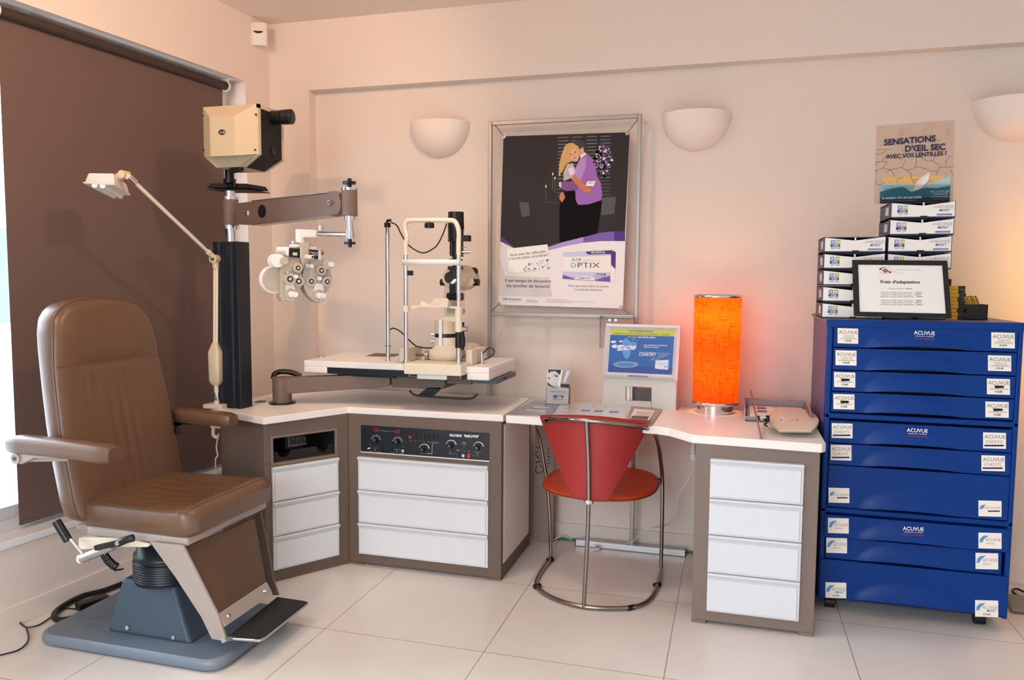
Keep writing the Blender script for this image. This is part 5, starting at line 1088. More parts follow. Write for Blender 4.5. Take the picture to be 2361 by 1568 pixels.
b = MB().m('alu').tube([V((tx0, ty0, ZT+.02)), V((tx0, ty0, ZT+hz)), V((tx0, ty1, ZT+hz)), V((tx1, ty1, ZT+hz)), V((tx1, ty0, ZT+hz)), V((tx1, ty0, ZT+.02)), V((tx0, ty0, ZT+.02))], .003, sub=1); b.tube([V((tx0, ty0, ZT)), V((tx0, ty0, ZT+hz))], .003, sub=1); b.build('wire_rim', t)
b = MB().m('paper')
for k in range(6): b.box(tx0+.012+.002*k, tx1-.02+.001*k, ty0+.01, ty1-.012, ZT+.008+k*.004, ZT+.011+k*.004)
pp = b.build('papers', t)
b = MB(); F = Flat(b, (V((0, 0, ZT+.0315)), ZP), (1560, 840, .17857), .0003)
for x, y in ((1030, 520), (1030, 562), (1040, 602)): F.poly('ink_grey', [(x, y+16), (x+10, y-10), (x+120, y-4), (x+130, y+18)])
F.ell('ink_grey', 1300, 518, 52, 10); [F.line('ink_red' if k < 2 else 'ink_grey', [(1262, 535+k*10), (1300, 537+k*10)], 4) for k in range(4)]; F.poly('ink_grey', [(1470, 520), (1620, 530), (1630, 545), (1500, 545)]); F.poly('ink_grey', [(1480, 570), (1600, 575), (1560, 582)])
b.build('paper_print', pp)
# near vision test cards on their ruler
t = thing('vision_test_cards', 'cream round-cornered near vision test cards clipped to a metal ruler rod', 'test cards', (.22, 3.55, ZT))
C2 = (1560, 840, .17857); c2 = lambda x, y, z: P(C2[0]+x*C2[2], C2[1]+y*C2[2], z=z)
r0 = c2(1090, 950, ZT+.006); r1 = P(1560+958*.17857, 840+345*.17857, y=3.82); b = MB().m('chrome_dark').bar(r0, r1, .006, .010); b.build('ruler_rod', t)
k = c2(1045, 690, ZT+.045); b = MB().m('black').bar(k-V((.008, 0, 0)), k+V((.008, 0, 0)), .02, .018); b.m('chrome').cyl(k+V((.012, 0, 0)), k+V((.034, 0, 0)), .012); b.m('black').cyl(k+V((.034, 0, 0)), k+V((.05, 0, 0)), .013); b.build('slider_clip', t)
out = [(1215, 775), (1195, 700), (1215, 610), (1270, 580), (1500, 575), (1690, 590), (1745, 620), (1800, 665), (1835, 720), (1830, 760), (1780, 830), (1735, 865), (1330, 860)]
for j, (dx, dy, dz) in enumerate(((0, 0, .03), (-4, 2, .024), (6, 8, .018))):
    b = MB().m('cream').prism([c2(x+dx, y+dy+6*j, ZT+dz) for x, y in out], (0, 0, .0025)); cd_ = b.build('test_card', t)
    if j == 0:
        b = MB(); F = Flat(b, (V((0, 0, ZT+.0328)), ZP), C2, .0003); F.poly('paper', [(1360, 765), (1325, 665), (1525, 718)]); F.text('ink_dark', 'E', 1345, 727, 1372, 727, 18, 2); F.text('ink_dark', 'F P', 1385, 712, 1400, 712, 9, 2)
        for q in range(8): F.line('ink_grey', [(1415+q*14, 708+q), (1415+q*14, 735-q)], 3, 2)
        F.ell('ink_dark', 1560, 717, 12, 6, 2); F.ell('ink_dark', 1213, 653, 9, 4, 2); F.ell('ink_dark', 1240, 770, 9, 4, 2); b.build('print', cd_)
sp = [c2(1150+18*math.cos(i*1.1), 700+i*9, ZT+.045+.02*math.sin(i*1.1)) for i in range(12)]; MB().m('black').tube(sp, .004).build('spiral_binding', t)
# lamp switch hanging by the pedestal
c = P(1594, 1040, y=3.95); t = thing('lamp_dimmer', 'white plug with drooping white cord under the desk beside the pedestal', 'plug', c)
b = MB().m('plastic_white').cyl(P(1600, 1060, y=3.95), P(1597, 1045, y=3.95), .02, .018); b.cyl(P(1597, 1045, y=3.95), P(1600, 1015, y=3.95), .014, .008); b.build('plug_body', t)
MB().m('plastic_white').tube([P(1598, 1060, y=3.95), P(1597, 1085, y=3.95), P(1578, 1120, y=3.97), P(1563, 1150, y=4.0), P(1565, 1172, y=4.02), P(1548, 1200, y=4.0), P(1532, 1212, y=3.95), P(1490, 1222, y=3.85), P(1455, 1250, z=.05), P(1420, 1258, z=.006), P(1375, 1265, z=.006), P(1368, 1265, z=.006), P(1378, 1268, z=.006), P(1385, 1262, z=.012)], .0035).build('power_cord', t)
tag(MB().m('plastic_white').tube([P(1274, 1245, z=.004), P(1290, 1238, z=.02), P(1302, 1236, z=.02), P(1318, 1244, z=.008), P(1340, 1241, z=.012), P(1360, 1240, z=.014), P(1364, 1250, z=.006), P(1362, 1262, z=.004)], .0035).build('white_cable'), 'thin white cable wiggling along the baseboard left of the silver floor foot', 'cable')
tag(MB().m('green_cable').tube([V((x, 4.115+.012*math.sin(x*7), .007)) for x in [-1.0+i*.1 for i in range(13)]], .006).build('network_cable'), 'green cable running along the baseboard under the desk', 'cable')
# ================================================================= BLUE DRAWER CABINET
YB = 3.54; CT = 1.28; XL, XR = .388, 1.121; YBK = 4.13
t = thing('drawer_cabinet', 'tall blue plastic contact lens cabinet with ten drawers on casters', 'cabinet', (.755, 3.83, 0))
zc8 = lambda z: 1.44+(z-1.44)*.964
b = MB().m('lilac_side').box(XL, XL+.018, YB+.02, YBK, .055, CT-.012); b.m('blue_dark').box(XR-.018, XR, YB+.02, YBK, .055, CT-.012); b.box(XL+.018, XR-.018, YBK-.02, YBK, .055, CT-.012); b.box(XL, XR, YB+.03, YBK, .05, .07); b.build('body', t)
mat('cab_top', (120, 108, 130), .5); b = MB().m('cab_top').box(XL-.012, XR+.004, YB+.012, YBK, CT-.014, CT); b.m('blue_plastic').box(XL-.004, XR+.004, YB-.002, YB+.014, CT-.034, CT-.001); b.build('top_panel', t, bevel=.003)
b = MB().m('blue_plastic')
for x0, x1 in ((XL, XL+.024), (XR-.020, XR)): b.box(x0, x1, YB-.002, YB+.03, .055, CT-.03)
zg = (zc8(.845), zc8(.417))
for z in zg: b.box(XL, XR, YB-.002, YB+.03, z-.012, z+.012)
b.build('front_frame', t, bevel=.006, seg=3)
xl, xr = XL+.026, XR-.022
edges = [zc8(v) for v in (1.243, 1.150, 1.050, .955, .862)], [zc8(v) for v in (.826, .724, .625, .432)], [zc8(v) for v in (.401, .297, .197, .02)]
def stick(par, px0, py0, px1, py1, kind, y, sk):
    b = MB(); F = Flat(b, (V((0, y, 0)), -YP), (0, 0, 1), .0004); w = px1-px0; h = py1-py0
    F.poly('sticker', [(px0, py1-sk), (px1, py1+sk), (px1, py0+sk), (px0, py0-sk)])
    L = lambda m, s, a, c, e, hh, bo=.0, sh=0: F.text(m, s, px0+w*a, py0+h*e-sk+2*sk*a, px0+w*c, py0+h*e-sk+2*sk*c, h*hh, 2, bo, sh)
    if kind in 'ABC':
        L('ink_dark', 'ACUVUE', .06, .97, .37, .24, -.008)
    if kind == 'A': L('ink_grey', 'OASYS', .28, .80, .60, .18, -.01, .1); L('ink_dark', 'with HYDRACLEAR Plus', .12, .92, .70, .07, .01); L('ink_dark', 'R 8.40', .36, .66, .88, .13, .02)
    if kind == 'C':
        for q in range(6): F.line('ink_dark', [(px0+w*(.32+.04*(q % 2)), py0+h*(.43+.03*q)), (px0+w*(.74-.03*(q % 2)), py0+h*(.46+.02*q))], 1.4, 3)
        L('ink_dark', 'with HYDRACLEAR Plus', .12, .92, .68, .07, .01); L('ink_dark', 'R 8.80', .36, .66, .88, .13, .02)
    if kind == 'B': L('ink_grey', 'OASYS', .12, .84, .68, .22, -.01, .1); F.rect('ink_navy', px0+w*.05, py0+h*.76, px0+w*.9, py0+h*.86, 2)
    if kind in 'DE':
        F.poly('ad_light', [(px0+w*.04, py0+h*.6-sk), (px0+w*.08, py0+h*.35-sk), (px0+w*.22, py0+h*.2-sk), (px0+w*.45, py0+h*.16), (px0+w*.25, py0+h*.4), (px0+w*.15, py0+h*.62)], 2)
        L('ink_grey', 'ACUVUE', .32, .96, .52, .2, -.005)
        if kind == 'D': L('ink_grey', 'BIFOCAL', .34, .70, .72, .1, .0, .2)
        else: L('ink_blue', 'MOIST', .5, .9, .68, .12, .02, .2)
    if kind == 'F': L('ink_grey', '1-DAY ACUVUE', .2, .96, .52, .16, -.005); F.poly('ad_light', [(px0+w*.04, py0+h*.55), (px0+w*.1, py0+h*.3), (px0+w*.3, py0+h*.22), (px0+w*.2, py0+h*.5)], 2); F.rect('ink_navy', px0+w*.4, py0+h*.62, px0+w*.92, py0+h*.70, 2)
    if kind == 'E': L('ink_dark', 'R 9.00', .36, .66, .90, .12, .02)
    return b.build('price_label', par)
S8 = lambda x, y: (1860+x*.4846, 700+y*.4846)
lab = [((147, 118, 245, 190), (878, 138, 990, 212), 'A'), ((137, 223, 237, 294), (862, 247, 973, 321), 'A'), ((130, 327, 231, 398), (857, 358, 967, 433), 'C'), ((127, 431, 227, 503), (850, 467, 961, 542), 'C'),
       ((119, 570, 218, 640), (839, 614, 948, 690), 'B'), ((114, 673, 213, 746), (831, 723, 943, 797), 'B'), ((104, 877, 203, 948), (817, 938, 927, 1013), 'F'),
       ((101, 1021, 200, 1093), (817, 1091, 927, 1166), 'D'), ((93, 1115, 192, 1187), (803, 1187, 911, 1264), 'D'), ((89, 1327, 188, 1401), (801, 1412, 911, 1491), 'E')]
idx = 0
for si, ed in enumerate(edges):
    for z1, z0 in zip(ed, ed[1:]):
        out = .014 if idx in (7, 9) else .004; a0, a1 = (xl, xr) if idx not in (7, 9) else (xl-.008, xr+.008)
        if idx == 9: a0, a1 = xl-.018, xr+.012
        if idx == 8: a1 = xr-.012
        z1_ = z1-.0025; z0_ = z0+.0025; y0 = YB-out; b = MB().m('blue_plastic'); N = 48; rows = 14; cx = .47; hw = .27
        big = (z1-z0) > .13; G = []
        for j in range(rows+1):
            R = []
            for i in range(N+1):
                u = i/N; s = (u-cx)/hw; e = max(0, 1-s*s); lift = .011*e**.8 if abs(s) < 1 else 0
                v = 1-(1-j/rows)**1.4; zt_b = z0_+lift; z = lerp(zt_b, z1_, j/rows); H_ = .095*e**.5 if abs(s) < 1 else 0
                kz = (z-z0_)/max(.001, H_*.9) if H_ > 0 else 9
                bulge = .020*math.sqrt(e)*max(0, 1-kz*kz) if (H_ > 0 and kz < 1) else 0
                R.append(V((lerp(a0, a1, u), y0-bulge, z)))
            G.append(R)
        b.loft([r[::-1] for r in G], False, caps=False); 
        b.loft([[V((p.x, YB+.02, p.z)) for p in G[0]][::-1], G[0][::-1]], False, caps=False, smooth=False); b.loft([G[-1][::-1], [V((p.x, YB+.02, p.z)) for p in G[-1]][::-1]], False, caps=False, smooth=False)
        b.loft([[r[0], V((r[0].x, YB+.02, r[0].z))] for r in G], False, caps=False, smooth=False); b.loft([[V((r[-1].x, YB+.02, r[-1].z)), r[-1]] for r in G], False, caps=False, smooth=False)
        b.m('black_matte').box(a0+.003, a1-.003, YB+.019, YB+.022, z0_, z1_)
        dr = b.build('drawer', t)
        for (x0, ya, x1, yb_) in lab[idx][:2]:
            p0, p1 = S8(x0, ya), S8(x1, yb_); stick(dr, p0[0], p0[1], p1[0], p1[1], lab[idx][2], y0-.0004, .7)
        if idx in (0, 4, 7):
            b = MB(); F = Flat(b, (V((0, y0-.0205, 0)), -YP), (1860, 700, .4846), .0004); X, Y = {0: (510, 146), 4: (476, 610), 7: (457, 1078)}[idx]
            F.text('ink_white', 'ACUVUE', X, Y, X+100, Y+5, 18, 1, .012); F.text('ink_white', 'VISION CARE', X+4, Y+10, X+95, Y+14, 4, 1); F.text('ink_red', 'Johnson & Johnson', X+2, Y+23, X+98, Y+27, 8, 1, .01, .2); b.build('logo_print', dr)
        idx += 1
for x, y in ((.445, 3.60), (1.035, 3.60), (.445, 4.05), (1.035, 4.05)):
    b = MB().m('black').cyl((x-.02, y, .026), (x+.02, y, .026), .026, n=20); b.cyl((x, y, .03), (x, y, .058), .014); b.build('caster', t)
# ---- stacked lens boxes
mat('v1', (120, 130, 190), .6); mat('v2', (170, 176, 60), .6); mat('v3', (20, 96, 150), .6); mat('v4', (40, 44, 120), .6)
BW, BH, BD = .2425, .0655, .25
def lensbox(label, powers, col, group, loc):
    t = thing('lens_box', label, 'lens box', loc, group=group); x, y, z = loc; w, h = BW, BH
    b = MB().m('navy_box').box(x, x+w, y, y+BD, z, z+.004); b.box(x, x+.004, y, y+BD, z, z+h-.002); b.box(x+w-.004, x+w, y, y+BD, z, z+h-.002); b.box(x, x+w, y+BD-.004, y+BD, z, z+h-.002); b.box(x, x+w, y+.03, y+BD, z+h-.006, z+h-.002); b.build('box_sleeve', t)
    pts = [V((x+.003, y-.002, z+.006)), V((x+.003, y-.002, z+h-.006)), V((x+w*.5, y-.002, z+h-.019)), V((x+w-.003, y-.002, z+h-.004)), V((x+w-.003, y-.002, z+.006))]
    b = MB().m('paper').prism(pts, (0, .003, 0)); fr = b.build('box_front', t)
    b = MB().m('black').box(x+w*.46, x+w*.57, y-.004, y+.004, z-.003, z+.009); b.build('latch', t); b = MB(); b.m('plastic_white').box(x+w*.495, x+w*.52, y-.003, y+.004, z+h-.018, z+h-.006); b.build('catch_pin', t)
    b = MB(); g = lambda u, v: V((x+w*u, y-.0024, z+h*v)); T = lambda m, s, u0, u1, v, hh, bo=0, sh=0: (b.m(m), text(b, s, g(u0, v), g(u1, v), ZP*h*hh, V((0, -.0004, 0)), bo, sh))
    def rc(m, u0, v0, u1, v1): b.m(m).face([g(u0, v0), g(u1, v0), g(u1, v1), g(u0, v1)])
    rc('v1', .105, .52, .175, .76); rc('v2', .19, .52, .262, .76); rc('v3' if col == 0 else 'v4', .10, .33, .262, .5)
    T('ink_white', powers[0], .122, .16, .58, .13, .02); T('ink_white', powers[1], .20, .252, .58, .13, .02); T('ink_white', powers[2], .135, .235, .36, .11, .02); T('ink_dark', '-0.50 > -6.00', .11, .26, .22, .07, .02); b.build('power_label', fr); b = MB(); T('ink_grey', '1-DAY', .655, .725, .60, .1, 0, .2)
    T('ink_grey', 'ACUVUE', .73, .965, .56, .19, -.01); T('ink_blue', 'MOIST', .745, .92, .38, .14, .012, .3); rc('ink_blue', .715, .14, .945, .24); T('ink_white', 'FOR ASTIGMATISM', .73, .93, .165, .05, 0)
    b.build('brand_print', fr)
    b = MB().m('sheet_pale'); b.box(x-.0006, x, y+.05, y+.12, z+.018, z+.052); b.build('side_label', t)
    return t
YX = 3.60; s0 = P(1893, 728.4, y=YX); g1, g2 = 'lens boxes in the left stack', 'lens boxes in the right stack'
zt5 = P(1900, 545, y=YX).z; pitch = (zt5-CT)/5; BH = pitch-.001
xleft = [P(x, y, y=YX).x for x, y in ((1893, 715), (1895, 678), (1898, 640), (1900, 603), (1902, 563))]
pw = [('10', '170', '-0.75D'), ('20', '160', '-0.75D'), ('70', '110', '-0.75D'), ('90', '150', '-0.75D'), ('90', '180', '-0.75D')]
nm = ['lowest box of the left stack of lens boxes on the blue cabinet', 'second box up in the left stack of lens boxes on the blue cabinet', 'middle box of the left stack of lens boxes on the blue cabinet', 'second box from the top of the left stack of lens boxes', 'topmost box of the shorter left stack of lens boxes on the blue cabinet']
for k in range(5): lensbox(nm[k], pw[k], 0, g1, (sum(xleft)/5, YX, CT+pitch*k+.001))
xr_ = P(2044, 640, y=YX).x; nm = ['lowest box of the taller right stack of lens boxes, behind the framed notice', 'second box up in the right stack of lens boxes, behind the framed notice', 'third box up in the right stack, hidden behind the framed notice', 'box of the right stack cut off by the top of the framed notice', 'third box from the top of the taller right stack of lens boxes', 'second box from the top of the taller right stack of lens boxes', 'topmost lens box, directly under the cracked desert card']
pw = [('10', '90', '-1.25D'), ('20', '90', '-1.25D'), ('70', '90', '-1.25D'), ('80', '170', '-1.25D'), ('80', '160', '-1.25D'), ('90', '180', '-1.25D'), ('90', '180', '-0.75D')]
xs = [xr_, xr_, xr_, xr_, P(2047, 560, y=YX).x, P(2051, 525, y=YX-.01).x, P(2054, 488, y=YX-.01).x]
for k in range(7):
    if k < 3: continue
    lensbox(nm[k], pw[k], 1 if k < 6 else 0, g2, (xs[k], YX if k < 5 else YX-.01, CT+pitch*k+.001))
for k in range(3): lensbox(nm[k], pw[k], 1, g2, (xs[k], YX+.045, CT+pitch*k+.001))
ztop = CT+pitch*7+.001
# cracked desert card
mat('sand', (196, 168, 148), .6, vary=.12, vscale=14); mat('sand_gold', (226, 176, 104), .6); mat('crack', (96, 68, 56), .7); mat('sea', (14, 116, 134), .5); mat('sea_deep', (10, 58, 74), .5); mat('foam', (168, 204, 210), .6)
CC = (2000, 270, .1339); yk = YX+.02; t = thing('advert_card', 'cracked desert and wave advert card standing on top of the lens boxes', 'advert', (P(2110, 465, y=yk).x, yk, ztop))
b = MB(); F = Flat(b, (V((0, yk, 0)), -YP), CC, .0005)
card = [(115, 1500), (160, 150), (1502, 45), (1475, 1445)]
b.m('sand').prism([F.pt(x, y) for x, y in card], (0, .003, 0))
for seg in ([(135, 770), (340, 770), (265, 880)], [(140, 830), (180, 780)], [(135, 920), (265, 880), (400, 905), (590, 865), (680, 920)], [(590, 865), (655, 770), (640, 740)], [(680, 920), (860, 855), (1000, 890), (1100, 930), (1210, 930), (1240, 870), (1475, 860)], [(810, 860), (835, 790), (845, 710)], [(1240, 870), (1230, 820), (1120, 755), (1010, 750), (930, 690)], [(680, 920), (760, 980), (750, 1040)], [(1210, 930), (1195, 1000)], [(135, 650), (250, 620), (320, 590)], [(240, 760), (340, 650)], [(1350, 850), (1355, 760), (1400, 700)], [(400, 905), (460, 1000), (460, 1035)], [(300, 960), (400, 905)], [(150, 980), (160, 930), (135, 920)], [(130, 1090), (160, 1150), (240, 1180)], [(150, 560), (400, 560), (430, 530)], [(600, 590), (595, 540)], [(1120, 755), (1180, 670)], [(1200, 420), (1260, 380)], [(230, 500), (255, 480)], [(1430, 900), (1475, 1000)], [(1380, 680), (1480, 680)], [(540, 725), (640, 690)], [(820, 690), (930, 690)]): F.line('crack', seg, 7)
for k in range(26): x = 200+(k*397) % 1200; y = 190+(k*61) % 150; F.line('crack', [(x, y), (x+50, y-6)], 3)
F.poly('sand_gold', [(265, 1150), (265, 1045), (560, 1030), (1325, 1010), (1320, 1050), (1100, 1140), (850, 1160)]); 
for seg in ([(505, 1130), (520, 1060), (620, 1040)], [(800, 1145), (790, 1100), (760, 1060), (740, 1035)], [(800, 1100), (870, 1060)], [(1060, 1110), (1120, 1110)], [(270, 1120), (275, 1150)]): F.line('crack', seg, 7, 2)
F.poly('foam', [(215, 1290), (215, 1190), (330, 1150), (560, 1135), (820, 1155), (1100, 1130), (1250, 1080), (1425, 1015), (1422, 1200), (1100, 1230), (850, 1210), (600, 1200), (400, 1240)], 3)
F.poly('sea', [(212, 1400), (215, 1290), (400, 1235), (600, 1200), (760, 1300), (1000, 1215), (1200, 1225), (1422, 1180), (1415, 1400)], 4); F.poly('sea_deep', [(210, 1490), (212, 1395), (700, 1370), (1415, 1390), (1410, 1460)], 5); F.poly('foam', [(640, 1205), (900, 1215), (760, 1290)], 5)
F.poly('paper', [(830, 1150), (930, 1040), (1040, 965), (1070, 960), (1060, 1040), (1020, 1130), (960, 1200), (880, 1250), (750, 1290), (800, 1230)], 6); F.line('ink_blue', [(1020, 1130), (960, 1205), (880, 1255), (750, 1292)], 8, 7); F.line('ink_grey', [(850, 1160), (960, 1060), (1060, 965)], 4, 7)
F.text('ink_navy', 'SENSATIONS', 282, 490, 1172, 418, 105, 8, .03); F.text('ink_navy', "D'ŒIL SEC", 645, 598, 1340, 560, 105, 8, .03); F.text('ink_navy', 'AVEC VOS LENTILLES ?', 315, 718, 1362, 655, 70, 8, .03)
F.text('ink_white', "La sensation d'un œil sans lentille", 248, 1415, 930, 1395, 40, 8, .03); F.text('ink_white', 'ACUVUE', 1075, 1305, 1405, 1300, 40, 8, -.005); F.text('ink_white', 'OASYS', 1135, 1340, 1370, 1336, 24, 8); F.text('ink_white', 'with HYDRACLEAR Plus', 1095, 1378, 1390, 1372, 14, 8); F.text('ink_red', 'Johnson & Johnson', 1120, 1418, 1370, 1412, 22, 8, .01, .2); F.line('foam', [(250, 1455), (840, 1437)], 4, 8)
b.build('card', t)
b = MB().m('acrylic').prism([F.pt(x, y)+V((0, -.014, 0)) for x, y in ((215, 1500), (225, 1180), (1420, 1160), (1400, 1470))], (0, .002, 0)); b.box(F.pt(215, 1500).x, F.pt(1400, 1490).x, yk-.016, yk+.01, ztop, ztop+.002); b.build('acrylic_stand', t)
# framed notice
CN = (1960, 590, .10588); dz = CT+.002; NB = 3.562
nn_ = V((.02, -1, .07)).normalized(); NP = (V((.6, NB-.012, dz)), nn_); c9 = lambda x, y, d=0: P(CN[0]+x*CN[2], CN[1]+y*CN[2], pl=NP)+nn_*d
t = thing('framed_notice', 'black framed price notice propped in front of the lens boxes', 'framed notice', (c9(1100, 1380).x, NB, CT))
o = [c9(95, 1310), c9(55, 85), c9(2120, 103), c9(2215, 1360)]; i_ = [c9(210, 1215), c9(175, 190), c9(2010, 210), c9(2088, 1258)]
b = MB().m('black_matte')
for k in range(4): b.prism([o[k]+nn_*.0, o[(k+1) % 4], i_[(k+1) % 4], i_[k]], -nn_*.018)
b.build('frame', t, bevel=.0015)
b = MB().m('paper').prism([p-nn_*.004 for p in i_], -nn_*.006); sh_ = b.build('notice_sheet', t)
mat('logo_brown', (136, 66, 60), .6); b = MB(); F = Flat(b, (NP[0]-nn_*.004, nn_), CN, .0004)
F.text('ink_dark', "Frais d'adaptation", 662, 592, 1520, 600, 62, 1, .03)
F.text('ink_grey', 'Examen de la Vue :', 845, 722, 1180, 724, 24, 1); F.text('ink_dark', '20,00 €', 1210, 724, 1345, 726, 24, 1, .02)
for k, (s, v, x0, x1, y) in enumerate((('Adaptation Lentilles Souples Sphériques :', '20,00 €', 655, 1385, 808), ('Adaptation Lentilles Souples Toriques :', '25,00 €', 675, 1365, 852), ('Adaptation Lentilles Souples Multifocales :', '30,00 €', 645, 1410, 893), ('Adaptation Lentilles Rigides Sphériques :', '30,00 €', 662, 1395, 982), ('Adaptation Lentilles Rigides Toriques :', '35,00 €', 685, 1375, 1025), ('Adaptation Lentilles Rigides Multifocales :', '40,00 €', 660, 1415, 1068))):
    F.text('ink_grey', s, x0, y, x1, y+6, 25, 1); F.text('ink_dark', v, x1+35, y+4, x1+172, y+6, 24, 1, .02)
F.poly('logo_brown', [(622, 292), (660, 262), (740, 246), (830, 250), (760, 258), (700, 272), (680, 295), (720, 315), (690, 318)]); F.ell('logo_brown', 770, 325, 56, 42, 2); F.poly('logo_brown', [(820, 322), (860, 325), (915, 352), (870, 378), (830, 380), (850, 358)]); F.line('logo_brown', [(625, 340), (680, 375), (760, 392), (830, 388)], 5); F.line('logo_brown', [(830, 250), (900, 290), (960, 340), (1050, 370), (1150, 382)], 4); F.text('ink_white', 'OPO', 738, 335, 802, 337, 18, 3)
F.text('ink_grey', 'OPTIQUE  DE  L’OPTICIEN', 980, 318, 1525, 318, 24, 1, -.01); b.build('notice_print', sh_)
# yellow boxes and black tray
mat('box_yellow', (222, 166, 20), .5); mat('box_blackend', (34, 26, 14), .5)
CY = (1870, 460, .19135); yy = 3.70; cy = lambda x, y: P(CY[0]+x*CY[2], CY[1]+y*CY[2], y=yy)
n = 9; zA, zB = CT, cy(1730, 1040).z; hb = (zB-zA)/n; xa, xm = cy(1690, 1200).x-.03, cy(1772, 1200).x
words = ['lowest', 'second from the bottom', 'third from the bottom', 'fourth from the bottom', 'middle', 'fourth from the top', 'third from the top', 'second from the top', 'topmost']
proto = None
for k in range(n):
    dx = .003*math.sin(k*2.3); loc = (xa+dx, yy, zA+hb*k+.0004)
    l = 'yellow and black box, '+words[k]+' in the stack beside the framed notice'
    if proto is None:
        t = thing('small_box', l, 'box', loc, group='small yellow boxes in the stack'); x, y, z = loc
        b = MB().m('box_yellow').box(x, xm, y, y+.10, z, z+hb-.0012); b.build('box_body', t)
        b = MB().m('box_blackend').box(xm, xm+.027, y-.0003, y+.1003, z, z+hb-.0011); b.build('box_end', t); proto = t
    else: dup(proto, loc, label=l)
y2 = 3.85; q = lambda x, y: P(CY[0]+x*CY[2], CY[1]+y*CY[2], y=y2)
for k in range(2):
    loc = (cy(1665, 1000).x, yy+.12, zA+.0005+k*.0)
t = thing('small_box', 'dark box standing on end behind the yellow stack, its corner showing beside the notice', 'box', (cy(1655, 1000).x-.02, 3.87, CT)); yy0 = yy; yy = 3.87; x = cy(1655, 1000).x
MB().m('box_blackend').box(x-.05, x+.012, yy, yy+.05, CT, cy(1670, 970).z+.004).build('box_body', t, bevel=.001); yy = yy0
xa, xb = cy(1850, 1350).x, cy(2130, 1350).x; zt_ = cy(2000, 1265).z
t = thing('sample_tray', 'black open box holding gold foil lens blisters at the right of the cabinet top', 'box', ((xa+xb)/2, yy+.03, CT))
b = MB().m('black'); b.box(xa, xb, yy, yy+.003, CT, zt_); b.box(xa, xb, yy+.08, yy+.083, CT, zt_); b.box(xa, xa+.003, yy, yy+.083, CT, zt_); b.box(xb-.003, xb, yy, yy+.083, CT, zt_); b.box(xa, xb, yy, yy+.083, CT, CT+.003); b.m('paper').box(xa+.003, xb-.003, yy+.003, yy+.08, CT+.003, zt_-.004); b.build('tray_box', t)
mat('gold_foil', (150, 120, 40), .3, .7)
for k in range(7):
    x = lerp(xa+.004, xb-.045, k/6); z = zt_-.004; h = .030+.006*(k % 3); b = MB().m('gold_foil').prism([V((x, yy+.02+.006*(k % 3), z)), V((x+.02, yy+.02, z)), V((x+.012, yy+.026, z+h)), V((x-.006, yy+.024, z+h*.85))], (0, .003, 0))
    tag(b.build('blister_pack'), 'gold foil lens blister standing in the black open box on the cabinet', 'blister pack', 'gold foil blisters in the black open box')
# ================================================================= POSTER STAND
YD = 4.065
t = thing('poster_stand', 'free-standing aluminium tube frame holding the purple couple poster against the wall', 'poster frame', (-.89, YD, 0))
xL, xR = P(1130, 500, y=YD).x, P(1471, 500, y=YD).x; zT, zB = P(1150, 284, y=YD).z, P(1290, 727, y=YD).z
mat('tube_alu', (158, 152, 148), .4, .55)
for x in (xL, xR): MB().m('tube_alu').box(x-.010, x+.010, YD-.010, YD+.010, .03, zT+.010).build('upright', t, bevel=.003)
for z in (zT, zB): MB().m('tube_alu').box(xL+.010, xR-.010, YD-.009, YD+.009, z-.011, z+.011).build('rail', t, bevel=.003)
for x, l0, l1 in ((xR, -.30, .28), (xL, -.1, .1)):
    b = MB().m('alu').box(x+l0, x+l1, YD-.02, YD+.02, .002, .032); b.m('black').box(x+l1, x+l1+.004, YD-.02, YD+.02, .002, .032); b.box(x+l0-.004, x+l0, YD-.02, YD+.02, .002, .032); b.build('foot', t, bevel=.001)
CPO = (1100, 240, .3955); yp = YD-.012
t2 = thing('wall_poster', 'dark purple poster of a couple embracing, with lens box and French text', 'poster', (-.89, yp, 1.3))
b = MB(); F = Flat(b, (V((0, yp, 0)), -YP), CPO, .0005)
mat('p_dark', (40, 31, 31), .55, spec=.3); mat('p_white', (226, 216, 212), .35, coat=.2); mat('p_shut', (84, 98, 106), .4); mat('p_shut2', (60, 58, 60), .4); mat('skin', (222, 164, 130), .5); mat('skin2', (196, 112, 66), .5); mat('hair_gold', (206, 160, 84), .5); mat('hair_dark', (44, 30, 34), .5); mat('sweater', (150, 92, 172), .5); mat('sweater_l', (178, 132, 196), .5); mat('sweater_d', (120, 66, 130), .5); mat('trouser', (22, 18, 20), .8, spec=.1); mat('blouse', (190, 168, 178), .5); mat('leaf', (44, 54, 40), .6); mat('petal', (204, 140, 196), .6); mat('petal_w', (228, 212, 226), .6); mat('flame', (255, 214, 140), .5); mat('box_lilac', (200, 196, 226), .5); mat('p_grey', (206, 198, 196), .4)
mb0 = MB().m('p_white'); F0 = Flat(mb0, (V((0, yp, 0)), -YP), CPO, .0005); mb0.prism([F0.pt(x, y) for x, y in ((125, 1170), (154, 188), (890, 164), (850, 1192))], (0, .002, 0)); sheet_ = mb0.build('poster_sheet', t2)
F.poly('p_dark', [(136, 790), (154, 188), (890, 164), (863, 745), (760, 745), (600, 775), (420, 835), (215, 838), (160, 800)])
for x0 in (472, 552, 638, 718): 
    for k in range(18): F.line('p_shut' if k < 13 else 'p_shut2', [(x0-k*.4, 196+k*20-(x0-472)*.03), (x0+62-k*.4, 194+k*20-(x0-472)*.03)], 6, 2)
F.poly('trouser', [(485, 560), (510, 505), (590, 510), (600, 560), (728, 560), (718, 650), (700, 755), (560, 790), (480, 810), (480, 640)], 3)
F.poly('sweater', [(575, 370), (600, 320), (625, 290), (655, 300), (690, 340), (692, 370), (700, 420), (722, 460), (730, 530), (725, 560), (650, 585), (590, 588), (575, 560), (572, 480), (560, 430)], 4)
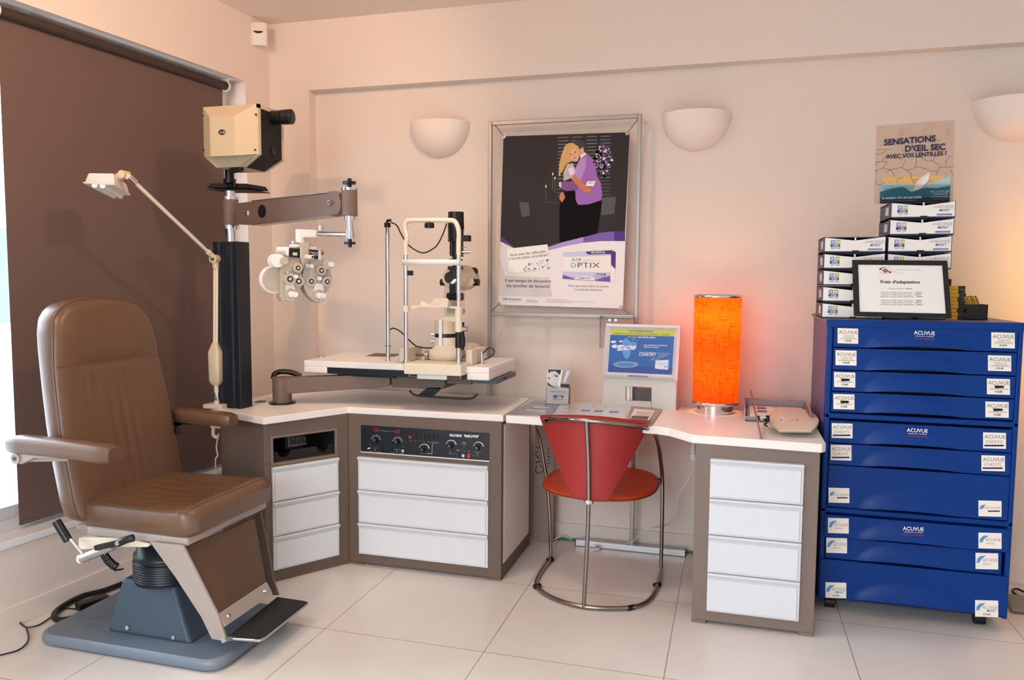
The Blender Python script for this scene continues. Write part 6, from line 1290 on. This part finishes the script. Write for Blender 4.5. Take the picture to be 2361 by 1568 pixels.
F.poly('sweater_l', [(575, 370), (605, 318), (640, 310), (635, 370), (610, 430), (600, 470), (575, 440), (568, 400)], 5); F.poly('sweater_d', [(488, 455), (560, 450), (585, 470), (590, 500), (520, 508), (490, 490)], 5)
F.poly('p_white', [(600, 300), (625, 283), (642, 290), (605, 318)], 6); F.poly('skin', [(596, 268), (618, 245), (630, 262), (630, 290), (602, 305)], 5); F.poly('hair_dark', [(552, 225), (575, 210), (610, 207), (632, 222), (637, 278), (625, 280), (618, 250), (595, 268), (580, 240)], 6)
F.poly('hair_gold', [(540, 226), (515, 240), (495, 290), (480, 350), (478, 400), (495, 400), (520, 350), (560, 330), (600, 300), (606, 280), (585, 245), (562, 228)], 7)
F.ell('skin', 564, 292, 29, 46, 8, rot=.35); F.poly('hair_gold', [(540, 240), (520, 300), (522, 345), (532, 310), (548, 262), (575, 250), (598, 282), (606, 285), (590, 245), (560, 232)], 9)
F.ell('ink_dark', 546, 293, 6, 3, 10); F.ell('ink_dark', 573, 281, 6, 3, 10); F.line('ink_red', [(562, 318), (578, 312)], 4, 10); F.line('skin2', [(560, 290), (564, 304)], 3, 10)
F.poly('blouse', [(505, 400), (525, 350), (560, 345), (578, 400), (560, 425), (530, 440), (505, 450)], 8); F.poly('petal_w', [(530, 380), (560, 365), (572, 400), (545, 420)], 9)
F.poly('skin2', [(545, 432), (575, 418), (610, 450), (640, 485), (668, 490), (668, 515), (640, 518), (600, 490)], 9); F.poly('skin2', [(485, 520), (505, 515), (515, 545), (495, 575), (480, 550)], 9); F.poly('petal_w', [(478, 460), (490, 452), (492, 490), (480, 480)], 9)
F.poly('paper', [(634, 478), (642, 452), (692, 448), (682, 480)], 10); F.line('ink_dark', [(648, 462), (676, 458)], 3, 11)
random.seed(3)
for k in range(60):
    a, r = random.random()*6.28, random.random()**.6; x, y = 735+58*r*math.cos(a), 325+98*r*math.sin(a); F.ell('leaf', x, y, 9+6*random.random(), 8, 6, 7)
for k in range(70):
    a, r = random.random()*6.28, random.random()**.6; x, y = 738+50*r*math.cos(a), 325+86*r*math.sin(a); F.ell(('petal', 'petal_w', 'purple_mid')[k % 3], x, y, 4+5*random.random(), 4+4*random.random(), 7, 7)
for x, y in ((442, 408), (455, 432), (482, 408), (402, 480)): F.ell('flame', x, y, 4, 9, 6, 10); F.line('p_shut2', [(x, y+12), (x, y+90)], 5, 5)
F.line('p_shut2', [(385, 572), (480, 578)], 4, 5); F.poly('p_shut2', [(730, 545), (810, 540), (800, 640), (722, 650)], 2); F.poly('p_shut2', [(245, 570), (300, 575), (310, 650), (262, 660)], 2)
# swoosh
top = [(215, 838), (330, 845), (420, 832), (520, 797), (600, 772), (700, 752), (790, 742), (863, 741)]; bot = [(215, 838), (330, 862), (420, 853), (540, 822), (640, 805), (740, 798), (863, 799)]
F.poly('p_white', [(125, 1170), (136, 800), (215, 838), (330, 862), (420, 853), (540, 822), (640, 805), (740, 798), (863, 799), (850, 1192)], 2)
for a, c, m in ((2, 4, 'purple_light'), (4, 5, 'purple_light'), (5, 6, 'purple_mid'), (6, 7, 'purple_mid')):
    pass
xs_ = [330, 420, 520, 620, 720, 800, 863]; ip = lambda tb, x: interp(tb, x)
for k, (xa, xb) in enumerate(zip(xs_, xs_[1:])): F.poly('purple_light' if k < 3 else ('purple_mid' if k < 5 else 'ink_purple'), [(xa, ip(bot, xa)), (xb, ip(bot, xb)), (xb, ip(top, xb)), (xa, ip(top, xa))], 3)
F.poly('ink_purple', [(136, 800), (138, 765), (170, 795), (218, 835), (215, 840)], 3); F.poly('p_grey', [(126, 1118), (134, 900), (160, 1000), (420, 1010), (440, 1125)], 3)
F.poly('p_white', [(125, 1168), (127, 1120), (370, 1128), (388, 1138), (392, 1176)], 4)
CPb = (1140, 560, .1313)
def G(x, y): return ((1140+x*.1313-1100)/.3955, (560+y*.1313-240)/.3955)
def gp(m, pts, L): F.poly(m, [G(*p) for p in pts], L)
def gt(m, s, x0, y0, x1, y1, h, L=6, bo=.0, sh=0): a, c = G(x0, y0), G(x1, y1); F.text(m, s, a[0], a[1], c[0], c[1], h*.332, L, bo, sh)
gp('paper', [(260, 530), (220, 105), (935, 25), (985, 465)], 5)
gt('ink_dark', 'Vous avez des difficultés', 275, 238, 900, 172, 50, 6, .0, .1); gt('ink_dark', 'à lire les petits caractères?', 252, 305, 945, 228, 48, 6, .0, .1)
for x, y, r in ((615, 378, 26), (930, 308, 28), (718, 450, 18), (852, 425, 18), (610, 462, 14), (955, 442, 22), (545, 440, 14), (560, 410, 12), (520, 465, 14), (750, 365, 12), (800, 335, 12), (850, 315, 12), (940, 372, 12), (835, 362, 10), (790, 455, 12), (680, 475, 14), (545, 495, 14)):
    for k in range(5): a = k*1.257; F.ell('ink_purple', *G(x+r*.6*math.cos(a), y+r*.6*math.sin(a)), r*.33*.45, r*.33*.3, 6, 7, rot=-a)
for cx, cy_, r in ((608, 465, 32), (675, 365, 24), (790, 385, 26), (850, 425, 26), (905, 395, 30), (715, 450, 26)):
    F.line('ink_purple', [G(cx+r*math.cos(k*.5)*(1-k*.04), cy_+r*math.sin(k*.5)*(1-k*.04)) for k in range(12)], 1.3, 6)
gt('ink_dark', 'Il est temps de découvrir', 190, 682, 1003, 698, 54); gt('ink_dark', 'les lentilles de lecture!', 220, 775, 965, 790, 56)
gt('ink_grey', 'Pour une vision claire et précise', 1302, 770, 2005, 782, 38, 6, 0, .15); gt('ink_grey', 'à toutes les distances', 1408, 833, 1890, 843, 38, 6, 0, .15)
gp('box_lilac', [(1197, 630), (1213, 168), (2050, 130), (2130, 160), (2115, 665), (2040, 685)], 5); gp('paper', [(1205, 500), (1212, 250), (2050, 225), (2040, 520)], 6); gp('paper', [(2040, 685), (2048, 400), (2125, 455), (2115, 665)], 7)
gp('ink_purple', [(1605, 152), (2060, 130), (2132, 162), (2125, 462), (2052, 380), (2048, 195), (1660, 205), (1625, 190)], 8); gp('purple_mid', [(1197, 630), (1202, 560), (1400, 625), (1800, 640), (2030, 580), (2040, 685)], 7); gp('paper', [(1395, 635), (1450, 595), (1580, 577), (1720, 600), (1778, 662)], 8)
gt('ink_white', 'MULTIFOCAL', 1705, 188, 1950, 182, 34, 9, .02); gt('ink_teal', 'AI', 1352, 318, 1450, 316, 48, 9); gt('ink_navy', 'R', 1482, 316, 1525, 316, 48, 9); gt('ink_teal', 'O', 1340, 432, 1430, 432, 86, 9); gt('ink_navy', 'PTIX', 1465, 435, 1850, 436, 92, 9, -.01); gt('ink_orange', 'breathable contact lenses', 1570, 315, 1855, 312, 14, 9)
gt('ink_navy', 'Aqua', 1800, 565, 1915, 568, 42, 9); F.ell('ink_blue', *G(1940, 555), 5.5, 7, 9); F.line('ink_navy', [G(*p) for p in ((1800, 540), (1765, 570), (1790, 598), (1870, 605), (1950, 590))], 1.6, 9); gt('ink_navy', 'CIBA VISION', 1465, 628, 1695, 634, 26, 9, .01); F.ell('ink_teal', *G(1562, 615), 5, 5, 10)
gt('ink_navy', 'CIBA', 138, 1000, 245, 1004, 34, 6, .01); gt('ink_navy', 'VISION', 305, 1008, 468, 1012, 34, 6, .01); F.ell('ink_teal', *G(275, 988), 8.5, 7, 6); F.ell('paper', *G(275, 988), 3, 3, 7); gt('ink_grey', 'Moments for better vision', 138, 1032, 466, 1040, 12); gt('ink_grey', 'AIR', 565, 995, 635, 997, 16); gt('ink_teal', 'O', 558, 1040, 595, 1040, 32); gt('ink_grey', 'PTIX', 610, 1042, 762, 1046, 32)
for k, (x1, y) in enumerate(((1300, 998), (1760, 1030), (1380, 1048))): gt('ink_grey', 'AIR OPTIX, CIBA VISION et les logos sont des marques de Novartis AG'[:int(30+x1/50)], 898, y-4, x1, y+10, 12)
b.build('poster_print', sheet_)
for (x, y, ox, oy) in ((158, 190, 100, 120), (877, 170, 935, 85), (128, 1166, 82, 1205), (840, 1184, 888, 1224)):
    p = F.pt(x, y)+V((0, -.006, 0)); q = F.pt(ox, oy)+V((0, .012, 0)); b = MB().m('tube_alu').cyl(p, p+V((0, .012, 0)), .011, n=14); b.tube([p, q], .0035, sub=1); b.build('tension_clip', t)
# clear acrylic pocket on the rail
t = thing('brochure_pocket', 'empty clear acrylic pocket hooked on the poster rail behind the light box', 'brochure holder', P(1410, 770, y=YD-.03))
p0, p1 = P(1382, 803, y=YD-.05), P(1462, 730, y=YD-.05); b = MB().m('acrylic').box(p0.x, p0.x+.003, YD-.05, YD-.016, p0.z, p1.z); b.box(p1.x, p1.x+.003, YD-.05, YD-.016, p0.z, p1.z); b.box(p0.x, p0.x+.03, YD-.05, YD-.048, p0.z, p1.z); b.box(p0.x, p1.x, YD-.018, YD-.016, p0.z, p1.z); b.build('pocket', t)
for x in (1406, 1420): c = P(x, 738, y=YD-.02); MB().m('chrome').cyl(c, c+V((0, -.006, 0)), .006).build('screw', t)
# ================================================================= CABLES ON THE FLOOR
zc_ = .014
tag(MB().m('black').tube([P(x, y, z=zc_) for x, y in ((330, 1330), (285, 1345), (240, 1362), (190, 1375), (150, 1395), (128, 1412), (126, 1424), (140, 1430), (165, 1426), (200, 1412), (240, 1392), (275, 1372), (300, 1360))], .0125, n=14).build('cable_conduit'), 'thick black cable conduit looping on the floor behind the exam chair base', 'cable')
tag(MB().m('black').tube([P(x, y, z=.008) for x, y in ((0, 1511), (40, 1500), (60, 1485), (66, 1470), (63, 1455), (60, 1447), (50, 1440), (47, 1433), (60, 1422), (90, 1405), (130, 1388), (165, 1385), (195, 1390))], .0032).build('floor_cable'), 'thin black cable trailing from the wall toward the left edge of the floor', 'cable')
tag(MB().m('black').tube([P(x, y, z=.008) for x, y in ((62, 1447), (85, 1443), (105, 1432), (130, 1414), (150, 1404), (175, 1405), (195, 1412))], .0032).build('floor_cable'), 'short thin black cable crossing the conduit loop beside the exam chair', 'cable')
b = MB().m('black').bar(P(178, 1400, z=.02), P(250, 1378, z=.02), .05, .03); tag(b.build('power_adapter', bevel=.004), 'flat black power adapter lying on the floor between conduit and chair base', 'adapter')
